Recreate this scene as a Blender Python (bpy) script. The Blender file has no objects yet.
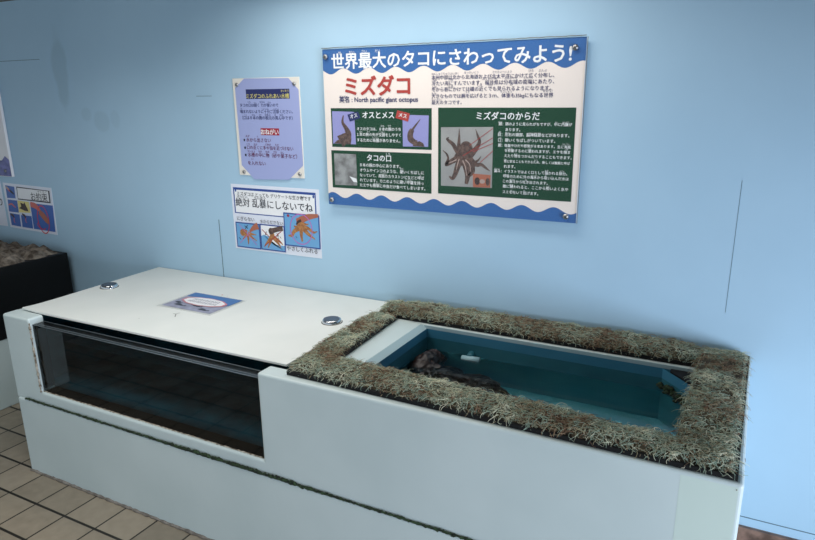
import bpy, bmesh, math, random
import numpy as np
from mathutils import Vector, Euler, Matrix, noise as mnoise

random.seed(7)
rng = np.random.default_rng(7)
scene = bpy.context.scene
COL = scene.collection

# ------------------------------------------------------------------ camera, world, lights, exposure
CAM = dict(loc=(1.8172, -1.9605, 1.3414), rot=(1.2933, 0.0110, 0.4839), f=655.553, px=-0.163, py=10.443)
cam_data = bpy.data.cameras.new('camera')
cam_data.sensor_width = 36.0
cam_data.lens = CAM['f'] / 815 * 36.0
cam_data.shift_x = -CAM['px'] / 815
cam_data.shift_y = CAM['py'] / 815
cam_data.clip_start = 0.02
cam = bpy.data.objects.new('camera', cam_data)
COL.objects.link(cam)
cam.location = CAM['loc']
cam.rotation_euler = CAM['rot']
scene.camera = cam

world = bpy.data.worlds.new('world')
scene.world = world
world.use_nodes = True
world.node_tree.nodes['Background'].inputs[0].default_value = (0.76, 0.88, 0.98, 1)
world.node_tree.nodes['Background'].inputs[1].default_value = 0.75


def area(name, loc, target, sx, sy, power, color, spread=180):
    d = bpy.data.lights.new(name, 'AREA')
    d.shape = 'RECTANGLE'
    d.size, d.size_y = sx, sy
    d.energy = power
    d.color = color
    d.spread = math.radians(spread)
    o = bpy.data.objects.new(name, d)
    COL.objects.link(o)
    o.location = loc
    o.rotation_euler = (Vector(target) - Vector(loc)).to_track_quat('-Z', 'Y').to_euler()
    return o


area('ceiling_lamp', (0.80, -0.30, 1.745), (0.80, -0.33, 0), 1.15, 0.16, 6.2, (1.0, 0.95, 0.89), 160)
area('ceiling_lamp', (0.05, -1.05, 1.745), (0.05, -1.0, 0), 1.15, 0.40, 8.6, (1.0, 0.98, 0.95), 150)  # second overhead source, added to brighten the lid and the floor
area('daylight_doorway', (3.9, -1.8, 0.50), (1.5, -0.4, 0.30), 1.3, 0.8, 35.0, (0.78, 0.85, 1.0), 120)

scene.view_settings.view_transform = 'Standard'
scene.view_settings.look = 'None'
scene.view_settings.gamma = 1
scene.view_settings.use_curve_mapping = False
scene.view_settings.exposure = 0.0

# ------------------------------------------------------------------ helpers
_R = Euler(CAM['rot']).to_matrix()


def unp(u, v, axis, val):
    """point of the photograph (pixels) taken to the real plane axis = val"""
    d = _R @ Vector(((u - 407.5 - CAM['px']) / CAM['f'], -(v - 270 - CAM['py']) / CAM['f'], -1.0))
    c = Vector(CAM['loc'])
    return c + d * ((val - c[axis]) / d[axis])


def srgb(r, g, b):
    def f(c):
        c /= 255.0
        return c / 12.92 if c <= 0.04045 else ((c + 0.055) / 1.055) ** 2.4
    return (f(r), f(g), f(b), 1.0)


MATS = {}


def nodes_of(name):
    m = bpy.data.materials.new(name)
    m.use_nodes = True
    nt = m.node_tree
    return m, nt, nt.nodes['Principled BSDF']


def mat(name, col, rough=0.5, metal=0.0, spec=0.5, var=0.0, scale=20.0, bump=0.0, bscale=60.0, col2=None, detail=4):
    """principled paint with a procedural mottling between col and col2"""
    if name in MATS:
        return MATS[name]
    m, nt, b = nodes_of(name)
    b.inputs['Roughness'].default_value = rough
    b.inputs['Metallic'].default_value = metal
    b.inputs['Specular IOR Level'].default_value = spec
    b.inputs['Base Color'].default_value = col
    if var > 0 or col2 is not None:
        tc = nt.nodes.new('ShaderNodeTexCoord')
        n = nt.nodes.new('ShaderNodeTexNoise')
        n.inputs['Scale'].default_value = scale
        n.inputs['Detail'].default_value = detail
        nt.links.new(tc.outputs['Object'], n.inputs['Vector'])
        r = nt.nodes.new('ShaderNodeValToRGB')
        c2 = col2 if col2 is not None else tuple(c * (1 - var) for c in col[:3]) + (1,)
        r.color_ramp.elements[0].position = 0.38
        r.color_ramp.elements[1].position = 0.62
        r.color_ramp.elements[0].color = c2
        r.color_ramp.elements[1].color = col
        nt.links.new(n.outputs['Fac'], r.inputs['Fac'])
        nt.links.new(r.outputs['Color'], b.inputs['Base Color'])
    if bump > 0:
        tc = nt.nodes.new('ShaderNodeTexCoord')
        n = nt.nodes.new('ShaderNodeTexNoise')
        n.inputs['Scale'].default_value = bscale
        n.inputs['Detail'].default_value = 6
        nt.links.new(tc.outputs['Object'], n.inputs['Vector'])
        bp = nt.nodes.new('ShaderNodeBump')
        bp.inputs['Strength'].default_value = bump
        bp.inputs['Distance'].default_value = 0.01
        nt.links.new(n.outputs['Fac'], bp.inputs['Height'])
        nt.links.new(bp.outputs['Normal'], b.inputs['Normal'])
    MATS[name] = m
    return m


def clear_mat(name, tint, ior=1.45, rough=0.0, fixed=None):
    """thin clear sheet: tinted see-through plus a Fresnel mirror"""
    m = bpy.data.materials.new(name)
    m.use_nodes = True
    nt = m.node_tree
    nt.nodes.clear()
    out = nt.nodes.new('ShaderNodeOutputMaterial')
    t = nt.nodes.new('ShaderNodeBsdfTransparent')
    t.inputs[0].default_value = tint
    g = nt.nodes.new('ShaderNodeBsdfGlossy')
    g.inputs['Roughness'].default_value = rough
    f = nt.nodes.new('ShaderNodeFresnel')
    f.inputs['IOR'].default_value = ior
    mx = nt.nodes.new('ShaderNodeMixShader')
    if fixed is None:
        nt.links.new(f.outputs[0], mx.inputs[0])
    else:
        mx.inputs[0].default_value = fixed
    nt.links.new(t.outputs[0], mx.inputs[1])
    nt.links.new(g.outputs[0], mx.inputs[2])
    nt.links.new(mx.outputs[0], out.inputs[0])
    return m


def origin(o):
    v = Vector((0, 0, 0))
    while o is not None:
        v += o.location
        o = o.parent
    return v


class MB:
    """collects faces in world coordinates; build() links them as ONE mesh object"""

    def __init__(self):
        self.v, self.f, self.m, self.mats, self.smooth = [], [], [], [], []

    def mi(self, m):
        if m not in self.mats:
            self.mats.append(m)
        return self.mats.index(m)

    def add(self, verts, faces, m, smooth=False):
        b = len(self.v)
        self.v.extend([tuple(p) for p in verts])
        i = self.mi(m)
        for f in faces:
            self.f.append([b + k for k in f])
            self.m.append(i)
            self.smooth.append(smooth)
        return self

    def bm(self, bm_, m, smooth=False):
        bm_.verts.index_update()
        self.add([v.co[:] for v in bm_.verts], [[v.index for v in f.verts] for f in bm_.faces], m, smooth)
        bm_.free()
        return self

    def box(self, a, b, m, bevel=0.0, seg=3):
        bm_ = bmesh.new()
        bmesh.ops.create_cube(bm_, size=1)
        for v in bm_.verts:
            v.co = Vector([(a[i] + b[i]) / 2 + v.co[i] * (b[i] - a[i]) for i in range(3)])
        if bevel > 0:
            bmesh.ops.bevel(bm_, geom=list(bm_.edges), offset=bevel, segments=seg, profile=0.5, affect='EDGES')
        return self.bm(bm_, m, smooth=False)

    def prism(self, pts, z0, z1, m):
        n = len(pts)
        v = [(x, y, z0) for x, y in pts] + [(x, y, z1) for x, y in pts]
        f = [list(range(n))[::-1], list(range(n, 2 * n))] + [[i, (i + 1) % n, n + (i + 1) % n, n + i] for i in range(n)]
        return self.add(v, f, m)

    def lathe(self, c, prof, m, axis='z', seg=32, smooth=True):
        v, f = [], []
        for r, h in prof:
            for k in range(seg):
                a = 2 * math.pi * k / seg
                p = (r * math.cos(a), r * math.sin(a), h)
                if axis == '-y':
                    p = (p[0], -p[2], p[1])
                elif axis == 'x':
                    p = (p[2], p[0], p[1])
                v.append((c[0] + p[0], c[1] + p[1], c[2] + p[2]))
        for i in range(len(prof) - 1):
            for k in range(seg):
                f.append([i * seg + k, i * seg + (k + 1) % seg, (i + 1) * seg + (k + 1) % seg, (i + 1) * seg + k])
        f.append(list(range(seg))[::-1])
        f.append([(len(prof) - 1) * seg + k for k in range(seg)])
        return self.add(v, f, m, smooth)

    def tube(self, pts, radii, m, seg=10):
        pts = [Vector(p) for p in pts]
        if not isinstance(radii, (list, tuple)):
            radii = [radii] * len(pts)
        v, f = [], []
        up = Vector((0.13, 0.27, 0.95))
        for i, p in enumerate(pts):
            t = (pts[min(i + 1, len(pts) - 1)] - pts[max(i - 1, 0)]).normalized()
            a = t.cross(up)
            if a.length < 1e-4:
                a = t.cross(Vector((1, 0, 0)))
            a.normalize()
            b = t.cross(a)
            for k in range(seg):
                w = 2 * math.pi * k / seg
                v.append(p + (a * math.cos(w) + b * math.sin(w)) * radii[i])
        for i in range(len(pts) - 1):
            for k in range(seg):
                f.append([i * seg + k, i * seg + (k + 1) % seg, (i + 1) * seg + (k + 1) % seg, (i + 1) * seg + k])
        f.append(list(range(seg))[::-1])
        f.append([(len(pts) - 1) * seg + k for k in range(seg)])
        return self.add(v, f, m, True)

    def build(self, name, parent=None, recalc=False):
        me = bpy.data.meshes.new(name)
        o = bpy.data.objects.new(name, me)
        COL.objects.link(o)
        if parent is not None:
            o.parent = parent
        off = origin(parent) if parent is not None else Vector((0, 0, 0))
        me.from_pydata([(x - off.x, y - off.y, z - off.z) for x, y, z in self.v], [], self.f)
        for m in self.mats:
            me.materials.append(m)
        me.polygons.foreach_set('material_index', self.m)
        me.polygons.foreach_set('use_smooth', self.smooth)
        if recalc:
            b = bmesh.new()
            b.from_mesh(me)
            bmesh.ops.recalc_face_normals(b, faces=b.faces)
            b.to_mesh(me)
            b.free()
        me.update()
        return o


def tag(o, label, cat, group=None, kind=None):
    o['label'] = label
    o['category'] = cat
    if group:
        o['group'] = group
    if kind:
        o['kind'] = kind
    return o


def thing(name, label, cat, loc, group=None):
    o = bpy.data.objects.new(name, None)
    COL.objects.link(o)
    o.location = loc
    o.empty_display_size = 0.05
    return tag(o, label, cat, group)


def structure(o, label=None):
    o['kind'] = 'structure'
    if label:
        o['label'] = label
    return o


def catmull(pts, n=6):
    pts = [Vector(p) for p in pts]
    if len(pts) < 3:
        return pts
    out = []
    P = [pts[0] * 2 - pts[1]] + pts + [pts[-1] * 2 - pts[-2]]
    for i in range(1, len(P) - 2):
        for k in range(n):
            t = k / n
            a, b, c, d = P[i - 1], P[i], P[i + 1], P[i + 2]
            out.append(0.5 * ((2 * b) + (c - a) * t + (2 * a - 5 * b + 4 * c - d) * t * t + (3 * b - a - 3 * c + d) * t ** 3))
    out.append(pts[-1])
    return out


# ---- printed matter: everything drawn in the sheet's own plane
class Sheet:
    """a flat sheet: 2-D figures in its plane, each ink layer a hair (0.4 mm) in front of the one before"""

    def __init__(self, plane, val):
        self.axis = 1 if plane == 'wall' else 2
        self.val = val
        self.sgn = -1 if plane == 'wall' else 1
        self.n = 0

    def uv(self, u, v):
        p = unp(u, v, self.axis, self.val)
        return Vector((p.x, p.z)) if self.axis == 1 else Vector((p.x, p.y))

    def w(self, p, k):
        d = self.val + self.sgn * (0.0004 * k + 0.00002 * self.n)
        return (p[0], d, p[1]) if self.axis == 1 else (p[0], p[1], d)

    def step(self):
        self.n = (self.n + 1) % 16

    def poly(self, mb, pts, m, k=1):
        self.step()
        n = len(pts)
        # triangulate through bmesh so that concave outlines fill cleanly
        bm_ = bmesh.new()
        vs = [bm_.verts.new(self.w(p, k)) for p in pts]
        f = bm_.faces.new(vs)
        bmesh.ops.triangulate(bm_, faces=[f])
        mb.bm(bm_, m)

    def rect(self, mb, a, b, m, k=1):
        (x0, y0), (x1, y1) = a, b
        self.poly(mb, [(x0, y0), (x1, y0), (x1, y1), (x0, y1)], m, k)

    def quad_px(self, mb, px, m, k=1):
        self.poly(mb, [self.uv(*p) for p in px], m, k)

    def frame(self, mb, pts, w, m, k=1):
        c = sum((Vector(p) for p in pts), Vector((0, 0))) / len(pts)
        n = len(pts)
        for i in range(n):
            a, b = Vector(pts[i]), Vector(pts[(i + 1) % n])
            t = (b - a).normalized()
            nn = Vector((-t.y, t.x)) * w / 2
            t = t * w / 2
            self.poly(mb, [a - t - nn, b + t - nn, b + t + nn, a - t + nn], m, k)

    def ellipse(self, mb, c, rx, ry, m, k=1, n=24, rot=0.0):
        cr, sr = math.cos(rot), math.sin(rot)
        pts = []
        for i in range(n):
            a = 2 * math.pi * i / n
            x, y = rx * math.cos(a), ry * math.sin(a)
            pts.append((c[0] + x * cr - y * sr, c[1] + x * sr + y * cr))
        self.poly(mb, pts, m, k)

    def ring(self, mb, c, rx, ry, w, m, k=1, n=36):
        self.step()
        v, f = [], []
        for i in range(n):
            a = 2 * math.pi * i / n
            for s in (-0.5, 0.5):
                v.append(self.w((c[0] + (rx + s * w) * math.cos(a), c[1] + (ry + s * w) * math.sin(a)), k))
        for i in range(n):
            j = (i + 1) % n
            f.append([2 * i, 2 * j, 2 * j + 1, 2 * i + 1])
        mb.add(v, f, m)

    def stroke(self, mb, pts, widths, m, k=1, n=6):
        self.step()
        P = catmull([tuple(p) for p in pts], n)
        N = len(P)
        v, f = [], []
        for i, p in enumerate(P):
            t = (P[min(i + 1, N - 1)] - P[max(i - 1, 0)])
            t = t.normalized() if t.length > 0 else Vector((1, 0))
            nn = Vector((-t.y, t.x))
            s = i / (N - 1) * (len(widths) - 1)
            j = min(int(s), len(widths) - 2) if len(widths) > 1 else 0
            w = widths[j] + (widths[j + 1] - widths[j]) * (s - j) if len(widths) > 1 else widths[0]
            v += [self.w(p + nn * w / 2, k), self.w(p - nn * w / 2, k)]
        for i in range(N - 1):
            f.append([2 * i, 2 * i + 1, 2 * i + 3, 2 * i + 2])
        mb.add(v, f, m)

    def text(self, mb, s, p0, p1, m, k=3, bold=0.0, hs=1.0, size=None, rot=None):
        """lettering from p0 (left end of the baseline) to p1 (right end)"""
        V, F, width, em = glyphs(s)
        p0, p1 = Vector(p0), Vector(p1)
        d = p1 - p0
        L = d.length
        t = d / L
        nn = Vector((-t.y, t.x))
        sx = L / width
        sy = (size if size else sx) * hs
        shifts = [(0, 0)]
        if bold > 0:
            shifts = [(-bold, 0), (bold, 0)]
            if bold >= 0.014:
                shifts += [(0, bold * 0.8), (0, -bold * 0.8)]
            if bold >= 0.02:
                shifts += [(i_ * bold * 0.7, j_ * bold * 0.7) for i_ in (-1, 1) for j_ in (-1, 1)]
        for i, (ox, oy) in enumerate(shifts):
            mb.add([self.w(p0 + t * ((x + ox) * sx) + nn * ((y + oy) * sy), k + 0.05 * i) for x, y in V], F, m)

    def text_px(self, mb, s, a, b, m, k=3, bold=0.0, hs=1.0, flat=True):
        p0, p1 = self.uv(*a), self.uv(*b)
        if flat:                                                   # set square on the sheet
            y = (p0.y + p1.y) / 2
            p0, p1 = Vector((p0.x, y)), Vector((p1.x, y))
        self.text(mb, s, p0, p1, m, k, bold, hs)


_G = {}


def glyphs(s):
    key = s
    if key in _G:
        return _G[key]
    c = bpy.data.curves.new('glyphs', 'FONT')
    c.body = s
    c.size = 1.0
    c.resolution_u = 2
    o = bpy.data.objects.new('glyphs', c)
    COL.objects.link(o)
    dg = bpy.context.evaluated_depsgraph_get()
    me = bpy.data.meshes.new_from_object(o.evaluated_get(dg))
    V = [(v.co.x, v.co.y) for v in me.vertices]
    F = [list(p.vertices) for p in me.polygons]
    bpy.data.objects.remove(o)
    bpy.data.curves.remove(c)
    bpy.data.meshes.remove(me)
    if not V:
        V, F = [(0, 0), (1, 0), (0, 1)], [[0, 1, 2]]
    x0 = min(x for x, y in V)
    x1 = max(x for x, y in V)
    V = [(x - x0, y) for x, y in V]
    _G[key] = (V, F, max(x1 - x0, 1e-3), 1.0)
    return _G[key]


def screw(name, x, z, y, parent, r=0.0085, label=None):
    mb = MB()
    mb.lathe((x, y, z), [(r, 0.0), (r, 0.0015), (r * 0.85, 0.004), (r * 0.45, 0.0058), (0.0005, 0.006)], M_SCREW, '-y', 20)
    a = random.uniform(0, 3.1)
    for q in (a, a + math.pi / 2):
        dx, dz = math.cos(q) * r * 0.5, math.sin(q) * r * 0.5
        mb.tube([(x - dx, y - 0.0056, z - dz), (x + dx, y - 0.0056, z + dz)], 0.0009, M_DARK, 5)
    return mb.build(name, parent)


# ------------------------------------------------------------------ materials
M_SCREW = mat('screw_metal', srgb(165, 165, 165), 0.35, 0.9)
M_CHROME = mat('chrome', srgb(215, 218, 222), 0.14, 1.0)
M_STEEL = mat('dull_steel', srgb(104, 112, 124), 0.45, 0.8)
M_DARK = mat('dark_gap_and_shadow', srgb(22, 24, 24), 0.8)
M_BODY = mat('tank_paint', srgb(203, 217, 217), 0.38, 0, 0.5, col2=srgb(196, 211, 211), scale=3.0)
M_LID = mat('lid_paint', srgb(228, 231, 226), 0.42, 0, 0.4, col2=srgb(222, 226, 221), scale=4.0)
M_LINING = mat('teal_lining', srgb(84, 158, 170), 0.5, 0, 0.4, col2=srgb(72, 146, 158), scale=5.0)
M_LINDRY = mat('blue_lining_dry_band', srgb(58, 122, 150), 0.5, 0, 0.4, col2=srgb(50, 112, 140), scale=5.0)
M_LINWET = mat('dark_wet_band', srgb(46, 104, 118), 0.5, 0, 0.3, col2=srgb(36, 92, 106), scale=7.0)
M_LIP = mat('pale_lip_paint', srgb(158, 182, 188), 0.5, 0, 0.3)
M_LINSHADE = mat('lining_lid_shade', srgb(46, 96, 108), 0.8, 0, 0.1, col2=srgb(34, 76, 88), scale=14)  # darkened teal lining: the dimness under the lid is put into the colour
M_SEALANT = mat('old_sealant', srgb(196, 190, 176), 0.7, col2=srgb(96, 84, 66), scale=90.0)
M_GRIME = mat('floor_joint_grime', srgb(138, 132, 124), 0.8, col2=srgb(104, 98, 90), scale=40.0)
M_ALGAE = mat('algae', srgb(48, 70, 40), 0.9, col2=srgb(16, 26, 20), scale=120.0)
M_RUST = mat('bare_filler', srgb(140, 118, 98), 0.8, col2=srgb(100, 84, 70), scale=80)
M_BLACK = mat('black_tank_paint', srgb(17, 17, 18), 0.5, 0, 0.25, var=0.2, scale=6)
M_ROCK = mat('mock_rock', srgb(150, 138, 124), 0.85, col2=srgb(74, 64, 54), scale=30.0, bump=0.8, bscale=60)
M_FOAM = mat('black_mat_backing', srgb(16, 17, 18), 0.7, 0, 0.3)
M_PAPER = mat('paper_white', srgb(236, 236, 238), 0.45, 0, 0.4)
M_PIPE = mat('pale_pipe', srgb(150, 186, 196), 0.4)


def wall_material():
    m, nt, b = nodes_of('blue_wall_paint')
    b.inputs['Roughness'].default_value = 0.48
    b.inputs['Specular IOR Level'].default_value = 0.3
    L = nt.links
    tc = nt.nodes.new('ShaderNodeTexCoord')
    n1 = nt.nodes.new('ShaderNodeTexNoise')
    n1.inputs['Scale'].default_value = 1.3
    n1.inputs['Detail'].default_value = 5
    n1.inputs['Roughness'].default_value = 0.55
    L.new(tc.outputs['Object'], n1.inputs['Vector'])
    ramp = nt.nodes.new('ShaderNodeValToRGB')
    ramp.color_ramp.elements[0].position = 0.3
    ramp.color_ramp.elements[1].position = 0.7
    ramp.color_ramp.elements[0].color = srgb(166, 200, 222)
    ramp.color_ramp.elements[1].color = srgb(177, 210, 231)
    L.new(n1.outputs['Fac'], ramp.inputs['Fac'])
    col = ramp.outputs['Color']
    sep = nt.nodes.new('ShaderNodeSeparateXYZ')
    L.new(tc.outputs['Object'], sep.inputs[0])

    def math_(op, a, bb, c=None):
        x = nt.nodes.new('ShaderNodeMath')
        x.operation = op
        for i, s in enumerate((a, bb, c)):
            if s is None:
                continue
            if isinstance(s, (int, float)):
                x.inputs[i].default_value = s
            else:
                L.new(s, x.inputs[i])
        return x.outputs[0]

    def darken(col, mask, c):
        mx = nt.nodes.new('ShaderNodeMix')
        mx.data_type = 'RGBA'
        L.new(mask, mx.inputs['Factor'])
        L.new(col, mx.inputs['A'])
        mx.inputs['B'].default_value = c
        return mx.outputs['Result']

    # water stains with a shape of their own (a long smear and a few drips)
    ns = nt.nodes.new('ShaderNodeTexNoise')
    ns.inputs['Scale'].default_value = 9
    ns.inputs['Detail'].default_value = 3
    L.new(tc.outputs['Object'], ns.inputs['Vector'])
    for (cx, cz, rx, rz, s) in ((-0.93, 1.46, 0.05, 0.17, 0.55), (-0.80, 1.27, 0.035, 0.03, 0.30), (-0.70, 1.24, 0.05, 0.045, 0.35), (-0.62, 1.25, 0.03, 0.04, 0.22)):
        dx = math_('DIVIDE', math_('SUBTRACT', sep.outputs['X'], cx), rx)
        dz = math_('DIVIDE', math_('SUBTRACT', sep.outputs['Z'], cz), rz)
        d = math_('SQRT', math_('ADD', math_('MULTIPLY', dx, dx), math_('MULTIPLY', dz, dz)), 0)
        d = math_('ADD', d, math_('MULTIPLY', math_('SUBTRACT', ns.outputs['Fac'], 0.5), 0.9))
        mr = nt.nodes.new('ShaderNodeMapRange')
        mr.interpolation_type = 'SMOOTHSTEP'
        mr.inputs['From Min'].default_value = 0.7
        mr.inputs['From Max'].default_value = 1.15
        mr.inputs['To Min'].default_value = s * 0.48
        mr.inputs['To Max'].default_value = 0.0
        L.new(d, mr.inputs['Value'])
        col = darken(col, mr.outputs['Result'], srgb(122, 152, 168))
    L.new(col, b.inputs['Base Color'])
    bp = nt.nodes.new('ShaderNodeBump')
    bp.inputs['Strength'].default_value = 0.12
    bp.inputs['Distance'].default_value = 0.02
    L.new(n1.outputs['Fac'], bp.inputs['Height'])
    L.new(bp.outputs['Normal'], b.inputs['Normal'])
    return m


def tile_material():
    m, nt, b = nodes_of('floor_tiles')
    L = nt.links
    tc = nt.nodes.new('ShaderNodeTexCoord')
    sep = nt.nodes.new('ShaderNodeSeparateXYZ')
    L.new(tc.outputs['Object'], sep.inputs[0])

    def math_(op, a, bb=0.0):
        x = nt.nodes.new('ShaderNodeMath')
        x.operation = op
        for i, s in enumerate((a, bb)):
            if isinstance(s, (int, float)):
                x.inputs[i].default_value = s
            else:
                L.new(s, x.inputs[i])
        return x.outputs[0]

    def line(sock, off, pitch, half):
        q = math_('DIVIDE', math_('SUBTRACT', sock, off), pitch)
        fr = math_('ABSOLUTE', math_('SUBTRACT', q, math_('ROUND', q)))
        return math_('LESS_THAN', math_('MULTIPLY', fr, pitch), half), math_('ROUND', math_('SUBTRACT', q, 0.5))

    mx_, ix_ = line(sep.outputs['X'], -0.086, 0.149, 0.0030)
    my_, iy_ = line(sep.outputs['Y'], -0.829, 0.137, 0.0046)
    mask = math_('MAXIMUM', mx_, my_)
    wn = nt.nodes.new('ShaderNodeTexWhiteNoise')
    wn.noise_dimensions = '2D'
    cmb = nt.nodes.new('ShaderNodeCombineXYZ')
    L.new(ix_, cmb.inputs[0])
    L.new(iy_, cmb.inputs[1])
    L.new(cmb.outputs[0], wn.inputs['Vector'])
    n = nt.nodes.new('ShaderNodeTexNoise')
    n.inputs['Scale'].default_value = 28
    n.inputs['Detail'].default_value = 8
    L.new(tc.outputs['Object'], n.inputs['Vector'])
    f = math_('ADD', math_('MULTIPLY', n.outputs['Fac'], 0.6), math_('MULTIPLY', wn.outputs['Value'], 0.4))
    r = nt.nodes.new('ShaderNodeValToRGB')
    r.color_ramp.elements[0].position = 0.25
    r.color_ramp.elements[1].position = 0.75
    r.color_ramp.elements[0].color = srgb(134, 125, 109)
    r.color_ramp.elements[1].color = srgb(160, 149, 131)
    L.new(f, r.inputs['Fac'])
    mix = nt.nodes.new('ShaderNodeMix')
    mix.data_type = 'RGBA'
    L.new(mask, mix.inputs['Factor'])
    L.new(r.outputs['Color'], mix.inputs['A'])
    mix.inputs['B'].default_value = srgb(30, 26, 18)
    L.new(mix.outputs['Result'], b.inputs['Base Color'])
    b.inputs['Roughness'].default_value = 0.55
    bp = nt.nodes.new('ShaderNodeBump')
    bp.inputs['Strength'].default_value = 0.5
    bp.inputs['Distance'].default_value = 0.004
    L.new(math_('SUBTRACT', 1.0, mask), bp.inputs['Height'])
    L.new(bp.outputs['Normal'], b.inputs['Normal'])
    return m


def water_material():
    m = bpy.data.materials.new('sea_water')
    m.use_nodes = True
    nt = m.node_tree
    nt.nodes.clear()
    out = nt.nodes.new('ShaderNodeOutputMaterial')
    t = nt.nodes.new('ShaderNodeBsdfRefraction')
    t.inputs['Color'].default_value = (0.90, 0.98, 1.0, 1)
    t.inputs['IOR'].default_value = 1.33
    t.inputs['Roughness'].default_value = 0.0
    g = nt.nodes.new('ShaderNodeBsdfGlossy')
    g.inputs['Roughness'].default_value = 0.0
    f = nt.nodes.new('ShaderNodeFresnel')
    f.inputs['IOR'].default_value = 1.33
    mx = nt.nodes.new('ShaderNodeMixShader')
    tc = nt.nodes.new('ShaderNodeTexCoord')
    n = nt.nodes.new('ShaderNodeTexNoise')
    n.inputs['Scale'].default_value = 7
    n.inputs['Detail'].default_value = 2
    nt.links.new(tc.outputs['Object'], n.inputs['Vector'])
    bp = nt.nodes.new('ShaderNodeBump')
    bp.inputs['Strength'].default_value = 0.06
    bp.inputs['Distance'].default_value = 0.02
    nt.links.new(n.outputs['Fac'], bp.inputs['Height'])
    for s in (t, g, f):
        nt.links.new(bp.outputs['Normal'], s.inputs['Normal'])
    nt.links.new(f.outputs[0], mx.inputs[0])
    nt.links.new(t.outputs[0], mx.inputs[1])
    nt.links.new(g.outputs[0], mx.inputs[2])
    nt.links.new(mx.outputs[0], out.inputs[0])
    return m


M_WALL = wall_material()
M_TILE = tile_material()
M_WATER = water_material()
M_GLASS = clear_mat('acrylic_window', (0.85, 0.93, 0.95, 1), 1.49)
M_PANE = clear_mat('acrylic_inner', (0.80, 0.92, 0.95, 1), 1.49, 0.0, 0.0)
M_PANETOP = clear_mat('acrylic_sawn_edge', (0.55, 0.62, 0.66, 1), 1.49, 0.25, 0.22)
M_COVER = clear_mat('clear_cover', (0.985, 0.99, 0.99, 1), 1.35, 0.06, 0.012)
M_LAMIN = clear_mat('laminate_film', (0.95, 0.95, 0.95, 1), 1.25, 0.2, 0.03)
M_BROWN = mat('brown_baseboard', srgb(92, 72, 62), 0.6, col2=srgb(140, 112, 98), scale=30.0)
M_CEIL = mat('ceiling_paint', srgb(120, 118, 112), 0.8)

# ------------------------------------------------------------------ the room
mb = MB()
mb.box((-4.5, 0.0, 0.0), (4.5, 0.12, 1.757), M_WALL)
structure(mb.build('wall_back'), 'pale blue painted panel wall with water stains')
mb = MB()
mb.box((-4.5, -4.5, -0.1), (4.5, 0.12, 0.0), M_TILE)
structure(mb.build('floor'), 'beige square floor tiles with dark grout')
mb = MB()
mb.box((-4.5, -3.6, 1.757), (4.5, 0.12, 1.85), M_CEIL)
structure(mb.build('ceiling'), 'low grey ceiling')
mb = MB()
mb.box((3.2, -3.6, 0.98), (3.3, 0.0, 1.757), M_WALL)  # unseen piece, added to block sky light from the upper right
structure(mb.build('wall_light_block'), 'unseen wall piece added to cut light from the upper right')
mb = MB()
mb.box((-4.5, -0.012, 0.0), (4.5, 0.0, 0.084), M_BROWN)
structure(mb.build('baseboard_back'), 'worn brown baseboard under blue wall')
# joints between the wall panels: narrow open gaps
SEAM = mat('wall_panel_joint', srgb(88, 112, 126), 0.8)
for i, (a, b) in enumerate((((-0.0825, 0.60), (-0.0795, 0.86)), ((1.789, 0.74), (1.7900, 1.11)), ((-2.6, 1.5055), (-1.06, 1.5075)), ((-0.14, 1.3405), (-0.06, 1.3420)), ((1.87, 0.1115), (4.5, 0.1145)))):
    mb = MB()
    mb.box((a[0], -0.0006, a[1]), (b[0], 0.001, b[1]), SEAM)
    structure(mb.build('trim_%d' % (i + 1)))

M_EDGE = mat('acrylic_dark_edge', srgb(10, 27, 32), 0.8, 0, 0.05)  # dark colour painted in place of internal reflection at the pane edges
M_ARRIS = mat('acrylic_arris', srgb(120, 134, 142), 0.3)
# ------------------------------------------------------------------ the touch tank
X0, X1, D, ZT, ZB = -0.467, 1.870, 0.695, 0.6147, 0.294
WX0, WX1, WZ0 = -0.320, 0.678, 0.344          # viewing window
ZW = 0.532                                     # water level
PX0, PX1, PY0, PY1 = 0.907, 1.765, -0.590, -0.142   # open pool

tank = thing('touch_tank', 'long off white aquarium touch tank with dark viewing window and open pool', 'aquarium', (0.7, -0.35, 0))
mb = MB()
mb.box((-0.455, -0.701, 0.0), (1.864, -0.004, ZB + 0.006), M_BODY, 0.006)
mb.build('plinth', tank)

mb = MB()
bv = 0.012
YF = -0.642                                     # inner face of the front panel
bm_ = bmesh.new()
outline = [(X0, ZB), (X1, ZB), (X1, ZT), (WX1, ZT), (WX1, WZ0), (WX0, WZ0), (WX0, ZT), (X0, ZT)]
fv = [bm_.verts.new((x, -D, z)) for x, z in outline]
ff = bm_.faces.new(fv)
ex = bmesh.ops.extrude_face_region(bm_, geom=[ff])
for v_ in ex['geom']:
    if isinstance(v_, bmesh.types.BMVert):
        v_.co.y = YF
bmesh.ops.recalc_face_normals(bm_, faces=bm_.faces)
sharp = [e_ for e_ in bm_.edges if not (abs(e_.verts[0].co.y - YF) < 1e-6 and abs(e_.verts[1].co.y - YF) < 1e-6)]
bmesh.ops.bevel(bm_, geom=sharp, offset=0.008, segments=4, profile=0.5, affect='EDGES', clamp_overlap=True)
mb.bm(bm_, M_BODY)
mb.box((X0 + 0.0006, YF - 0.02, ZB + 0.01), (-0.40, -0.004, ZT - 0.0006), M_BODY, 0.008)              # left end
mb.box((1.80, YF - 0.02, ZB + 0.01), (X1 - 0.0006, -0.004, ZT - 0.0006), M_BODY, 0.010)               # right end
mb.box((X0 + 0.002, PY1, ZB + 0.012), (X1 - 0.002, -0.005, ZT - 0.0012), M_BODY, 0.004)          # back rim
LIPX = 0.926
mb.box((0.74, -0.65, 0.44), (PX0 - 0.001, -0.10, ZT - 0.0018), M_BODY, 0.004)   # partition beam
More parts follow.
